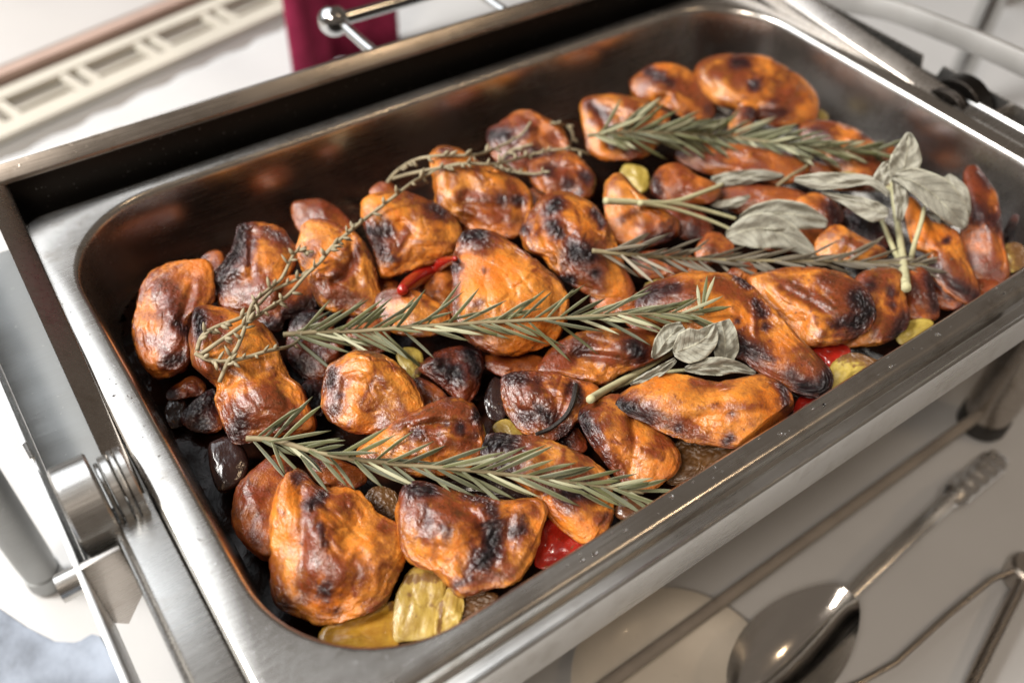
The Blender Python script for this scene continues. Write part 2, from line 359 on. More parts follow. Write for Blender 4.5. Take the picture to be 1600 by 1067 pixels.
for k in range(-6, 12):
    for e in (-0.010, 0.010):
        s = s0 + k * pitch + e; wbox('grille_bar', s - 0.0045, s + 0.0045, 0.020, GD - 0.016, TZ - 0.006, TZ + 0.004, M_GRILL, rad, 0.001)
    s = s0 + (k + 0.5) * pitch
    for q in (0.36, 0.66):
        d = 0.02 + (GD - 0.036) * q; wbox('grille_slat', s0 + k * pitch + 0.016, s0 + (k + 1) * pitch - 0.016, d - 0.002, d + 0.002, TZ - 0.012, TZ - 0.003, M_GRILL, rad, 0.0005)
sill = empty('window_sill', tuple(wp(0.5, GD + 0.15, TZ)), 'pale painted window sill with worn brown front edge above the radiator', 'window sill')
wbox('sill_board', -1.4, 2.4, GD + 0.026, GD + 0.62, TZ + 0.002, TZ + 0.016, M_SILL, sill, 0.004)
wbox('front_edge', -1.4, 2.4, GD + 0.012, GD + 0.026, TZ + 0.000, TZ + 0.014, M_SILLEDGE, sill, 0.003)
o = wbox('wall', -3, 3, GD + 0.02, GD + 0.12, FLOORZ, TZ - 0.05, M_SILL, None, 0.0); tag(o, kind='structure')

def curtain():
    a = at(447, 80, y=0.70); b = at(622, 50, y=0.74)
    n, mz = 60, 10; V = []; F = []
    L = b - a; L[2] = 0; ln = np.linalg.norm(L); L /= ln; Nn = np.array([L[1], -L[0], 0])
    for side in (0, 1):
        for i in range(n):
            s = i / (n - 1)
            for j in range(mz):
                z = TZ + 0.001 + 0.45 * j / (mz - 1)
                off = 0.012 * math.sin(s * 9.0 + 0.4) + 0.005 * math.sin(s * 23 + j * 0.15) + side * 0.003
                p = a * [1, 1, 0] + L * (s * ln) + Nn * off; V.append((p[0], p[1], z))
    A = n * mz
    for i in range(n - 1):
        for j in range(mz - 1):
            q = [i * mz + j, (i + 1) * mz + j, (i + 1) * mz + j + 1, i * mz + j + 1]; F.append(q); F.append([A + x for x in q[::-1]])
    for i in range(n - 1):
        for j in (0, mz - 1): F.append([i * mz + j, (i + 1) * mz + j, A + (i + 1) * mz + j, A + i * mz + j])
    for j in range(mz - 1):
        for i in (0, n - 1): F.append([i * mz + j, i * mz + j + 1, A + i * mz + j + 1, A + i * mz + j])
    o = link('curtain', mesh('curtain', V, F), M_CURTAIN)
    tag(o, 'maroon fabric curtain hanging behind the lid handle', 'curtain')
curtain()

# ------------------------------------------------------------------ chafing dish
LX, LY = 0.504, 0.3108
dish = empty('chafing_dish', (LX / 2, LY / 2, TZ), 'stainless steel chafing dish with its lid rolled open behind the pan', 'chafing dish')
# front rail: groove, raised rim, outer face
prism('front_rail', [(-0.0140, -0.020), (-0.0140, -0.0055), (-0.0150, -0.0045), (-0.0200, -0.0045), (-0.0210, 0.0005), (-0.0222, 0.0012), (-0.0232, 0.0004),
                     (-0.0236, -0.006), (-0.0236, -0.026), (-0.0215, -0.028), (-0.0215, -0.010), (-0.0160, -0.010), (-0.0160, -0.020)], 'x', -0.0335, LX + 0.0335, M_FRAME, dish, 0.0003)
def ledge(mirror):
    f = (lambda x: LX - x) if mirror else (lambda x: x)
    p = [(-0.0158, -0.012), (-0.0158, -0.0022), (-0.0300, -0.0022), (-0.0312, -0.0002), (-0.0326, 0.0002), (-0.0332, -0.001), (-0.0332, -0.026), (-0.0312, -0.026), (-0.0312, -0.006), (-0.0180, -0.006), (-0.0180, -0.012)]
    prism('side_ledge', [(f(x), z) for x, z in p], 'y', -0.0212, 0.121, M_FRAME, dish, 0.0003)
    # hinge drum and stepped washers
    c = (f(-0.0300), 0.128, -0.004 - (0.010 if mirror else 0)); sg = -1 if mirror else 1; MF = M_DARK if mirror else M_FRAME  # right hinge takes the steel with shade put into its colour
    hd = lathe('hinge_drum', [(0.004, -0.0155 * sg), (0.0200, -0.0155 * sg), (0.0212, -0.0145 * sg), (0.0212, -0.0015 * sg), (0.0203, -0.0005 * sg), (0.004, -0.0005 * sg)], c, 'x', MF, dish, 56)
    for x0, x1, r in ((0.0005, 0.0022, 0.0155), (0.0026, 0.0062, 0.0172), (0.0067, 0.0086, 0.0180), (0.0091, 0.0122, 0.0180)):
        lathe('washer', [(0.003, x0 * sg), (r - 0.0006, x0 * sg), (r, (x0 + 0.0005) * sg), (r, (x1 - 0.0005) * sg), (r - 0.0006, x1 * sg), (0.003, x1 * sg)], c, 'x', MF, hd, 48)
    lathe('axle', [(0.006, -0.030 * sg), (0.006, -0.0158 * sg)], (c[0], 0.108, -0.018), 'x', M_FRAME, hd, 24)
    # cross plate between the ledge and the outer bar
    pl = [(f(-0.0335), 0.0005), (f(-0.0485), 0.0005), (f(-0.0485), -0.044), (f(-0.0440), -0.050), (f(-0.0335), -0.034)]
    prism('hinge_bracket', pl, 'y', 0.0985, 0.1010, M_LID, dish, 0.0003)
    # thin outer bar with a notch beside the hinge
    xo, xi = f(-0.0506), f(-0.0486); lo, hi = min(xo, xi), max(xo, xi)
    prism('outer_bar', [(-0.055, -0.05), (-0.055, 0.0006), (0.1540, 0.0006), (0.1560, -0.008), (0.1690, -0.008), (0.1710, 0.0006), (0.345, 0.0006), (0.345, -0.05)], 'x', lo, hi, M_FRAME, dish, 0.0003)
    box('side_tray', (min(f(-0.0482), f(-0.0190)), 0.1015, -0.034), (max(f(-0.0482), f(-0.0190)), 0.345, -0.032), M_TRAY, dish, 0.0002)
ledge(False); ledge(True)
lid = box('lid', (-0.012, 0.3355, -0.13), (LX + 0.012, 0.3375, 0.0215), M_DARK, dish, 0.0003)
prism('lid_back_rim', [(0.3318, 0.0165), (0.3318, 0.0190), (0.3375, 0.0255), (0.3392, 0.0258), (0.3400, 0.0250), (0.3400, 0.0165)], 'x', -0.013, LX + 0.013, M_LID, lid, 0.0004)
def lidside(mirror):
    f = (lambda x: LX - x) if mirror else (lambda x: x)
    # raised rim strip, leaning inwards: (x, y, z) of inner and outer edge at the hinge and at the back
    top = [(-0.0170, 0.112, -0.006), (-0.0252, 0.132, 0.003), (-0.0203, 0.340, 0.0255), (-0.0082, 0.340, 0.0165)]
    V = [(f(x), y, z - 0.010) for x, y, z in top] + [(f(x), y, z) for x, y, z in top]
    obj('lid_side_rim', V, [[0, 1, 2, 3], [4, 5, 6, 7]] + [[i, (i + 1) % 4, 4 + (i + 1) % 4, 4 + i] for i in range(4)], M_LID, lid, 35, 0.0010)
    xs = sorted((f(-0.0150), f(-0.0125)))
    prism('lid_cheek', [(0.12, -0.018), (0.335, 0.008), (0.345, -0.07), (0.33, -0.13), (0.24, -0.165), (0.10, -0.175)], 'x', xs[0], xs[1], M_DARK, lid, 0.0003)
lidside(False); lidside(True)
arc = [(0.3376, -0.131), (0.335, -0.150), (0.31, -0.168), (0.24, -0.180), (0.10, -0.186), (0.10, -0.184), (0.24, -0.178), (0.308, -0.166), (0.333, -0.149), (0.3356, -0.131)]
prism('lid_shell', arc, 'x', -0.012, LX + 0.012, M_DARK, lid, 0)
# handle bar behind the lid
k0 = at(521, 33, y=0.415); k1 = at(776, -60, y=0.415); k1[2] = k0[2]
hnd = tube('handle', [k0, k0 + (k1 - k0) * 0.5, k0 + (k1 - k0) * 1.3], 0.0048, M_POL, lid, 20)
lathe('knob', [(0.0105 * math.sin(a), -0.0105 * math.cos(a)) for a in np.linspace(0.05, 3.09, 18)], tuple(k0), 'x', M_POL, hnd, 28, 80)
for q in (0.02, 0.80):
    p = k0 + (k1 - k0) * q; tube('handle_post', [p, p * 0.5 + np.array([p[0] + 0.002, 0.341, 0.004]) * 0.5, (p[0] + 0.002, 0.339, 0.006)], 0.0036, M_POL, hnd, 14)
# water pan, legs, rails
box('water_pan', (0.0, 0.022, -0.115), (LX, 0.29, -0.072), M_LID, dish, 0.004)
for lx, ly in ((0.530, 0.004), (-0.085, 0.262), (0.57, 0.36)):
    q_ = 0.62 if lx < 0 else 1.0
    lg = lathe('leg', [(r_ * q_, z_) for r_, z_ in ((0.010, -0.205), (0.0165, -0.205), (0.0175, -0.19), (0.0185, -0.10), (0.0190, -0.03), (0.010, -0.028))], (lx, ly, 0), 'z', M_TRAY if lx < 0 else M_LID, dish, 32)
    lathe('foot', [(r_ * q_, z_) for r_, z_ in ((0.006, TZ + 0.0002), (0.0165, TZ + 0.0002), (0.0180, TZ + 0.003), (0.0178, -0.2055), (0.006, -0.2055))], (lx, ly, 0), 'z', M_TRAY if lx < 0 else M_RUBBER, lg, 32)
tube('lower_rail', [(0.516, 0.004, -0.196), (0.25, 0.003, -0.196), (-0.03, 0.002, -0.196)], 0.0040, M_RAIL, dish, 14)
# side handles: broad curved straps
def strap(px, z, thick, parent):
    P = [at(x, y, z=z) for x, y in px]; n = len(P)
    V = [p for p in P] + [p - np.array([0, 0, thick]) for p in P]
    obj('side_handle', V, [list(range(n)), list(range(2 * n - 1, n - 1, -1))] + [[i, (i + 1) % n, n + (i + 1) % n, n + i] for i in range(n)], M_HANDLE, parent, 35, 0.0025)
strap([(-160, 900), (-60, 910), (0, 948), (40, 975), (85, 998), (120, 1000), (143, 985), (156, 990), (170, 1012), (215, 1110), (140, 1250), (-160, 1250)], -0.012, 0.020, dish)
def arm():
    pts = catmull([(0.545, 0.365, -0.052), (0.580, 0.350, -0.044), (0.600, 0.320, -0.033), (0.603, 0.250, -0.011), (0.602, 0.200, -0.003), (0.600, 0.125, 0.003), (0.595, 0.050, 0.003), (0.560, -0.010, 0.0)], 50, False)
    V = []; F = []
    T = np.gradient(pts, axis=0)
    for i, p in enumerate(pts):
        t = unit(T[i]); s = unit(np.cross(t, [0, 0, 1.0]))
        for a, b in ((-0.0025, -0.008), (0.0025, -0.008), (0.0025, 0.008), (-0.0025, 0.008)): V.append(p + s * a + np.array([0, 0, 1]) * b)
    n = len(pts)
    for i in range(n - 1):
        for k in range(4): F.append([i * 4 + k, i * 4 + (k + 1) % 4, (i + 1) * 4 + (k + 1) % 4, (i + 1) * 4 + k])
    F += [[3, 2, 1, 0], [4 * n - 4, 4 * n - 3, 4 * n - 2, 4 * n - 1]]
    obj('side_handle', V, F, M_SATIN, dish, 35, 0.0008)
arm()

# second stand behind the right-hand side (only its posts and tray edge show, out of focus)
st = empty('serving_stand', (1.0, 0.33, TZ), 'bright steel serving stand with upright posts beyond the right handle', 'stand')
for p in ((0.88, 0.295), (1.15, 0.42)):
    lathe('post', [(0.004, TZ), (0.012, TZ), (0.012, 0.12), (0.004, 0.12)], (p[0], p[1], 0), 'z', M_POL, st, 24)
tube('cross_bar', [(0.88, 0.295, 0.05), (1.015, 0.3575, 0.05), (1.15, 0.42, 0.05)], 0.006, M_POL, st, 14)

# ------------------------------------------------------------------ food pan
def rrect(x0, x1, y0, y1, r, z, k=14):
    L = []
    for cx, cy, a0 in ((x1 - r, y1 - r, 0), (x0 + r, y1 - r, 90), (x0 + r, y0 + r, 180), (x1 - r, y0 + r, 270)):
        for i in range(k + 1):
            a = math.radians(a0 + 90 * i / k); L.append((cx + r * math.cos(a), cy + r * math.sin(a), z))
    return L
def pan():
    def inn(o, r, z): return rrect(o, LX - o, o, LY - o, r, z)
    def outr(gx, gy, r, z): return rrect(-gx, LX + gx, -gy, LY + gy, r, z)
    loops = [outr(0.0148, 0.0118, 0.0150, -0.0062), outr(0.0151, 0.0124, 0.0152, -0.0040), outr(0.0143, 0.0106, 0.0145, -0.0010), outr(0.0132, 0.0092, 0.013, -0.0001), outr(0.0120, 0.0080, 0.014, 0.0),
             inn(-0.0018, 0.0615, 0.0), inn(-0.0008, 0.061, -0.0003), inn(0.0002, 0.0605, -0.0014), inn(0.0009, 0.060, -0.004), inn(0.0025, 0.059, -0.015), inn(0.0075, 0.054, -0.048), inn(0.0100, 0.052, -0.057), inn(0.0140, 0.049, -0.0625), inn(0.022, 0.043, -0.065), inn(0.05, 0.03, -0.0655)]
    n = len(loops[0]); V = [p for L in loops for p in L]; F = []
    for a in range(len(loops) - 1):
        for i in range(n): F.append([a * n + i, a * n + (i + 1) % n, (a + 1) * n + (i + 1) % n, (a + 1) * n + i])
    F.append(list(range((len(loops) - 1) * n, len(loops) * n)))
    # outer shell 1 mm outside the walls, so that the pan has thickness
    b = len(V); ol = [outr(0.0138, 0.0108, 0.0150, -0.0062), outr(0.0120, 0.0080, 0.0140, -0.0012), inn(-0.0012, 0.0615, -0.0030), inn(0.0063, 0.0550, -0.0490), inn(0.0090, 0.053, -0.0590), inn(0.0205, 0.044, -0.0666), inn(0.05, 0.03, -0.0668)]
    V += [p for L in ol for p in L]
    for a in range(len(ol) - 1):
        for i in range(n): F.append([b + a * n + i, b + (a + 1) * n + i, b + (a + 1) * n + (i + 1) % n, b + a * n + (i + 1) % n])
    F.append(list(range(b + (len(ol) - 1) * n, b + len(ol) * n)))
    for i in range(n): F.append([i, b + i, b + (i + 1) % n, (i + 1) % n])
    o = link('food_pan', mesh('food_pan', V, F), M_PAN, None, 60)
    tag(o, 'deep rectangular steel food pan full of roast chicken, set in the chafing dish', 'food pan')
pan()
def sauce_sheet():
    nx, ny = 110, 70; X, Y = np.meshgrid(np.linspace(0.0075, LX - 0.0075, nx), np.linspace(0.0075, LY - 0.0075, ny), indexing='ij')
    P = np.stack([X.ravel(), Y.ravel(), np.zeros(nx * ny)], 1); P[:, 2] = -0.050 + 0.004 * pn(P * 30) + 0.002 * pn(P * 80)
    r = 0.053; c = np.stack([np.clip(P[:, 0], 0.0075 + r, LX - 0.0075 - r), np.clip(P[:, 1], 0.0075 + r, LY - 0.0075 - r)], 1)
    ok = np.hypot(P[:, 0] - c[:, 0], P[:, 1] - c[:, 1]) < r + 0.002
    F = []
    for i in range(nx - 1):
        for j in range(ny - 1):
            q = [i * ny + j, (i + 1) * ny + j, (i + 1) * ny + j + 1, i * ny + j + 1]
            if all(ok[k] for k in q): F.append(q)
    o = link('sauce', mesh('sauce', P, F), M_SAUCE); tag(o, 'dark glossy roasting sauce lying in the bottom of the pan', 'sauce', kind='stuff')
sauce_sheet()

# ------------------------------------------------------------------ food
ICO = {}
def ico(l):
    if l not in ICO:
        bm = bmesh.new(); bmesh.ops.create_icosphere(bm, subdivisions=l, radius=1.0)
        V = np.array([v.co[:] for v in bm.verts]); bm.verts.index_update(); F = np.array([[v.index for v in f.verts] for f in bm.faces]); bm.free(); ICO[l] = (V, F)
    return ICO[l]
def seg_dist(px, py, pts):
    best = np.full(px.shape, 1e9)
    for (x0, y0), (x1, y1) in zip(pts[:-1], pts[1:]):
        dx, dy = x1 - x0, y1 - y0; L = dx * dx + dy * dy + 1e-9
        t = np.clip(((px - x0) * dx + (py - y0) * dy) / L, 0, 1); best = np.minimum(best, np.hypot(px - x0 - t * dx, py - y0 - t * dy))
    return best
BV, BF, BN, NEAR = [], [], 0, {}
def blob(name, mat, outline, zc, label, cat, group=None, char=(), brown=(), crease=(), bump=(), tone=0.0, tf=0.55, tb=0.75, tilt=0.45, e=0.72, lvl=5, rough=1.0, seed=None, basebrown=0.0, parent=None):
    """a lump of food: the outline lies on a tilted plane at its real height, the body bulges above and below it"""
    global BN
    seed = random.random() * 90 if seed is None else seed
    V, Fc = ico(lvl); O = catmull(outline, 240, True)
    c2 = np.array([(O[:, 0].min() + O[:, 0].max()) / 2, (O[:, 1].min() + O[:, 1].max()) / 2]) * 0.4 + O.mean(0) * 0.6
    d = O - c2; th = np.arctan2(d[:, 1], d[:, 0]); rr = np.hypot(d[:, 0], d[:, 1])
    bins = np.linspace(-math.pi, math.pi, 181); rb = np.full(181, np.nan)
    k = np.round((th + math.pi) / (2 * math.pi) * 180).astype(int)
    for i, r in zip(k, rr): rb[i] = r if np.isnan(rb[i]) else max(rb[i], r)
    rb[0] = rb[180] = np.nanmax([rb[0], rb[180]]) if not (np.isnan(rb[0]) and np.isnan(rb[180])) else np.nan
    g = ~np.isnan(rb); rb = np.interp(bins, np.r_[bins[g] - 2 * math.pi, bins[g], bins[g] + 2 * math.pi], np.r_[rb[g], rb[g], rb[g]])
    rb = (np.roll(rb[:180], 1) + 2 * rb[:180] + np.roll(rb[:180], -1)) / 4; rb = np.r_[rb, rb[0]]
    rho = np.hypot(V[:, 0], V[:, 1]); ang = np.arctan2(V[:, 1], V[:, 0]); R = np.interp(ang, bins, rb)
    edge = 1.035 + rough * (0.035 * pn(V * 2.2 + seed) + 0.030 * pn(V * 6 + seed * 2) + 0.015 * pn(V * 15 + seed))
    px = c2[0] + np.cos(ang) * R * rho * edge; py = c2[1] + np.sin(ang) * R * rho * edge
    cen = at(c2[0], c2[1], z=zc); v = unit(CAM - cen); n = unit(np.array([0, 0, 1.0]) * (1 - tilt) + v * tilt)
    q = at_plane(px, py, cen, n)
    dist = np.linalg.norm(CAM - cen); rm = rb[:180].mean() * dist / FPX
    up = V[:, 2] > 0; h = np.abs(V[:, 2]) ** e
    S = V * np.array([1, 1, 1.0])
    ridge = np.zeros(len(V))
    if rough > 0.4:
        rs = np.random.RandomState(int(seed * 1000)); stack = [h * 7.0]
        for _ in range(rs.randint(4, 7)):
            th_ = rs.uniform(0, 2 * math.pi); sl = rs.uniform(0.25, 0.75)
            stack.append(7.0 * (rs.uniform(0.60, 0.86) + sl * (V[:, 0] * math.cos(th_) + V[:, 1] * math.sin(th_))))
        st_ = np.stack(stack); mn_ = st_.min(0); hs = (mn_ - np.log(np.exp(-(st_ - mn_) * 2.2).sum(0)) / 2.2) / 7.0
        s2 = np.sort(st_, 0); ridge = np.exp(-(s2[1] - s2[0]) * 2.6)
        h = np.where(up, np.clip(0.25 * h + 0.75 * np.maximum(hs, 0.12 * h), 0, 1) * 1.18, h)
    lump = 0.36 * pn(S * 1.2 + seed) + 0.09 * pn(S * 2.9 + seed + 9)
    fold = -np.abs(pn(S * np.array([2.1, 2.1, 2.1]) + seed + 30)) * 0.10
    cz = pn(S * 1.7 + seed + 50) + 0.35 * pn(S * 4 + seed); cm = np.clip(pn(S * 1.1 + seed + 70) * 3 + 0.6, 0, 1)
    lump = lump - 0.09 * np.exp(-(cz / 0.06) ** 2) * cm
    mid = 0.011 * pn(S * 7.5 + seed) + 0.011 * pn(S * 16 + seed) + 0.012 * pn(S * 34 + seed)
    hh = np.where(up, tf * rm * h * (1 + (lump + fold + 0.08) * rough), -tb * rm * h)
    hh = hh + rm * mid * rough * np.where(up, 0.35 + 0.65 * h, 0.3) * 0.85
    fr = np.where(up, 1.0, 0.5)
    for pts, dep, wd in crease: hh = hh - dep / 1000 * np.exp(-(seg_dist(px, py, pts) / wd) ** 2) * fr
    for x, y, r, a in bump: hh = hh + a / 1000 * np.exp(-((px - x) ** 2 + (py - y) ** 2) / r ** 2) * fr
    ch = np.zeros(len(V)); rim = np.clip((rho - 0.72) / 0.28, 0, 1) * np.clip(pn(S * 1.5 + seed + 11) * 2 + 0.35, 0, 1)
    br = np.maximum(np.full(len(V), float(basebrown)), np.maximum(0.55 * ridge * np.clip(pn(S * 2.2 + seed + 21) * 2.2 + 0.45, 0, 1), 0.5 * rim) + 0.6 * basebrown)
    wob = 1 + 0.45 * pn(S * 5 + seed + 3)
    for it in char:
        it = list(it) + ([1.0] if len(it) == (2 if isinstance(it[0], (list, tuple)) else 3) else []); it[-1] = min(1.0, it[-1]) ** 1.7
        if isinstance(it[0], (list, tuple)): dd = seg_dist(px, py, it[0]) / it[1]; s_ = it[2] if len(it) > 2 else 1.0
        else: dd = np.hypot(px - it[0], py - it[1]) / it[2]; s_ = it[3] if len(it) > 3 else 1.0
        ch = np.maximum(ch, s_ * np.exp(-(dd * wob) ** 2 * 0.62))
        br = np.maximum(br, 0.85 * s_ * np.exp(-(dd * wob / 2.5) ** 2))
    for it in brown:
        if isinstance(it[0], (list, tuple)): dd = seg_dist(px, py, it[0]) / it[1]; s_ = it[2] if len(it) > 2 else 0.8
        else: dd = np.hypot(px - it[0], py - it[1]) / it[2]; s_ = it[3] if len(it) > 3 else 0.8
        br = np.maximum(br, s_ * np.exp(-(dd * wob) ** 2))
    hh = hh + np.clip(ch, 0, 1) * rm * 0.10 * pn(S * 22 + seed) * fr
    dirs = (CAM - q); dirs /= np.linalg.norm(dirs, axis=1)[:, None]
    P = q + dirs * hh[:, None]
    P[:, 2] = np.maximum(P[:, 2], -0.0625)
    P[:, 0] = np.clip(P[:, 0], 0.006, LX - 0.006); P[:, 1] = np.clip(P[:, 1], 0.006, LY - 0.006)
    # object frame: x along the long axis
    xy = P[:, :2] - cen[:2]; ew, ev = np.linalg.eigh(xy.T @ xy); ax = ev[:, 1]; a = math.atan2(ax[1], ax[0])
    rot = np.array([[math.cos(a), math.sin(a), 0], [-math.sin(a), math.cos(a), 0], [0, 0, 1]])
    Lc = (P - cen) @ rot.T
    me = bpy.data.meshes.new(name); me.vertices.add(len(V)); me.vertices.foreach_set('co', Lc.ravel())
    me.loops.add(Fc.size); me.loops.foreach_set('vertex_index', Fc.ravel().astype(np.int32)); me.polygons.add(len(Fc))
    me.polygons.foreach_set('loop_start', np.arange(0, Fc.size, 3, dtype=np.int32))
    me.update(calc_edges=True); me.validate()
    for nm, arr in (('char', ch), ('brown', br), ('tone', np.full(len(V), float(tone)))):
        at_ = me.attributes.new(nm, 'FLOAT', 'POINT'); at_.data.foreach_set('value', arr.astype(np.float32))
    bm = bmesh.new(); bm.from_mesh(me); bmesh.ops.recalc_face_normals(bm, faces=bm.faces); bm.to_mesh(me); bm.free()
    o = link(name, me, mat); o.location = cen; o.rotation_euler = (0, 0, a)
    tag(o, label, cat, group)
    # coarse copy for resting the herbs
    st_ = 1 if lvl <= 4 else None
    V4, F4 = ico(4)
    if lvl not in NEAR:
        kd = KDTree(len(V))
        for i_, v_ in enumerate(V): kd.insert(v_, i_)
        kd.balance(); NEAR[lvl] = np.array([kd.find(v_)[1] for v_ in V4])
    BV.append(P[NEAR[lvl]]); BF.append(F4 + BN); BN += len(V4)
    return o

GC = 'roast chicken pieces heaped in the pan'
def ck(outline, zc, label, **kw): return blob('chicken_piece', M_CHICK, outline, zc, label, 'chicken piece', GC, **kw)

# ---- front row
ck([(432,780),(447,747),(465,735),(482,745),(494,761),(520,765),(552,767),(572,782),(585,800),(610,815),(627,827),(636,855),(627,882),(612,910),(602,935),(580,952),(540,967),(500,974),(465,956),(434,937),(427,895),(425,830)], -0.026,
   'big plump chicken piece with round black burns, in the near left corner of the pan', lvl=6, tf=0.62, e=0.62,
   char=[(465,746,12,.75),([(484,790),(502,776)],8,.95),(508,922,13,.9),([(500,820),(506,850)],6,.7),(560,897,9,.5),(525,953,9,.6),(440,948,14,.7)],
   brown=[([(490,770),(482,820),(492,870),(480,930)],20,.75),(520,900,36,.75),(565,895,24,.55),(540,790,26,.6),(600,825,20,.5),(480,745,22,.6)],
   crease=[([(470,770),(474,840),(468,920)],1.2,7)], bump=[(492,840,18,1.5),(580,850,28,1.2)])
ck([(632,760),(660,754),(695,765),(737,775),(780,783),(815,782),(840,782),(850,800),(845,822),(838,850),(827,880),(815,900),(795,912),(755,922),(720,930),(703,915),(685,895),(652,880),(632,857),(625,815),(625,790)], -0.022,
   'broad chicken piece with a long black scorch across its middle, at the front rim', lvl=6, tf=0.52, e=0.66,
   char=[([(640,762),(672,764)],12,.95),([(770,825),(768,860),(752,880)],13,1.0),([(800,832),(815,828)],9,.85),([(765,790),(775,812)],8,.85),(697,830,10,.7),([(665,790),(668,820)],8,.6),(815,810,8,.7),([(712,915),(735,902)],5,.7),([(725,775),(760,782)],6,.7)],
   brown=[([(655,780),(672,830)],18,.75),([(690,800),(790,830)],26,.7),(740,870,20,.5),([(715,910),(800,895)],12,.55),(835,800,14,.6)],
   crease=[([(680,785),(745,805),(765,850)],1.6,8),([(800,795),(790,840),(770,880)],1.4,8),([(683,880),(684,850)],0.9,4)], bump=[(720,830,20,1.6),(815,845,14,1.5),(700,785,14,1.2)])
ck([(760,690),(780,680),(805,682),(845,687),(875,697),(907,710),(930,725),(947,742),(955,772),(952,815),(932,838),(912,847),(885,832),(860,810),(845,785),(830,770),(795,745),(755,722)], -0.023,
   'bent chicken piece with a black burnt corner, half under the lowest rosemary sprig', lvl=6, tf=0.55,
   char=[([(765,695),(790,690)],20,1.0),([(780,718),(790,728)],15,.85),([(885,772),(920,764)],13,.95),(860,762,9,.6),(948,805,6,.6)],
   brown=[(800,715,28,.8),([(840,755),(925,775)],18,.75),(940,810,16,.6),(820,700,16,.5)],
   crease=[([(820,700),(812,730)],1.4,7),([(850,770),(900,755),(945,750)],1.8,9)], bump=[(835,715,16,2),(905,800,22,2)])
ck([(560,705),(590,680),(625,655),(665,635),(700,622),(728,628),(748,650),(757,690),(750,722),(720,738),(680,745),(620,740),(575,727)], -0.022,
   'ridged chicken piece with knobbly burnt tips, directly above the lowest rosemary sprig', lvl=6, tf=0.6,
   char=[(748,648,11,1.0),(720,667,8,.95),(652,677,9,.8),(698,662,6,.7),(744,680,8,.6),(700,625,8,.6)],
   brown=[([(620,665),(690,640),(725,635)],15,.7),([(650,680),(745,700)],16,.65),(735,690,18,.7),(690,700,14,.5)],
   crease=[([(640,668),(690,660),(735,662)],2.2,6),([(660,690),(700,680),(745,690)],2.0,6),([(600,690),(640,690)],1.2,6)], bump=[(700,680,12,2.0),(670,650,14,1.8),(720,690,9,1.6)])
ck([(365,790),(372,760),(395,735),(425,715),(450,722),(468,750),(450,800),(440,860),(412,872),(385,850),(365,822)], -0.034,
   'glossy red-brown chicken piece tucked left of the piece in the front corner', tone=0.6, basebrown=0.25,
   char=[(455,735,10,.7),(372,800,9,.5)], brown=[(385,770,30,.6),(400,845,30,.6),(440,740,18,.6)])
# ---- second row
ck([(300,545),(302,515),(310,486),(340,484),(375,492),(410,510),(430,535),(440,565),(452,590),(470,605),(480,635),(490,660),(480,674),(430,680),(395,687),(370,688),(355,672),(345,650),(337,625),(340,605),(325,590),(305,572)], -0.020,
   'long waisted chicken piece with a shiny flat end, below the thyme stems at the left', lvl=6, tf=0.55, e=0.6,
   char=[([(309,492),(312,515)],11,.95),([(368,680),(375,660)],13,.9),(445,664,8,.7),([(345,575),(335,590)],8,.5),([(360,690),(395,690)],9,.7)],
   brown=[(330,505,24,.8),(318,575,18,.9),([(360,640),(420,620),(450,655)],24,.65),(390,600,16,.4),(420,660,22,.6),(345,520,20,.6)],
   crease=[([(340,600),(390,585),(445,590)],2.4,14),([(330,545),(345,530)],1.2,6)], bump=[(322,575,13,3.0),(390,540,26,2.0),(410,635,26,1.5)])
ck([(503,622),(512,580),(525,565),(560,550),(595,555),(625,575),(648,600),(660,630),(655,655),(630,668),(590,676),(555,676),(525,660),(505,640)], -0.020,
   'smooth rounded chicken piece with a scorched left shoulder, under the middle rosemary stem', lvl=6, tf=0.68, e=0.6,
   char=[([(518,585),(516,600)],9,.8),(528,618,8,.65),(522,640,8,.7),(575,555,8,.4)], brown=[([(520,580),(525,640)],16,.75),(535,600,18,.6),(600,665,26,.6)], bump=[(555,620,14,1.5)], crease=[([(540,590),(535,640)],1.2,7)])
ck([(448,545),(455,505),(470,490),(500,488),(520,510),(537,545),(520,572),(515,597),(480,592),(458,575)], -0.032,
   'dark blackened chicken piece at the cut end of the middle rosemary sprig', tone=0.8, basebrown=0.45, tf=0.6,
   char=[([(455,500),(490,490)],14,.95),(470,572,17,.95),(495,552,11,.7),(515,590,10,.8)], brown=[(490,530,34,.85)])
ck([(262,612),(280,598),(300,588),(318,598),(318,614),(292,622),(265,624)], -0.040, 'small browned chicken scrap at the left wall of the pan', tone=0.7, basebrown=0.3, char=[(268,615,9,.8),(312,612,8,.6)], brown=[(300,615,20,.8)])
ck([(283,652),(295,635),(318,615),(337,610),(343,640),(348,668),(322,676),(296,670)], -0.040, 'charred purple-black chicken tip touching the sauce at the left', tone=0.9, basebrown=0.5, char=[([(300,640),(330,620)],22,1.0),(315,660,18,.95)], brown=[(320,640,30,.8)])
ck([(788,590),(825,582),(862,582),(890,590),(920,600),(937,614),(924,637),(902,657),(880,682),(850,692),(832,680),(815,672),(800,655),(788,630)], -0.021,
   'dark blistered chicken piece under the burnt twig', lvl=6, tf=0.55, tone=0.35,
   char=[([(795,588),(815,592)],12,.85),([(840,592),(838,610)],9,.6),([(818,652),(832,650)],11,.8),([(845,640),(858,655)],11,.9),([(895,605),(905,620)],9,.8),([(875,680),(888,670)],8,.8),(862,605,8,.4)],
   brown=[(820,610,36,.85),(845,650,30,.85),(895,610,20,.7)], crease=[([(845,600),(870,625),(872,660)],2.0,8),([(893,600),(880,640)],1.6,5)], bump=[(880,608,12,1.5),(825,625,18,1.5)])
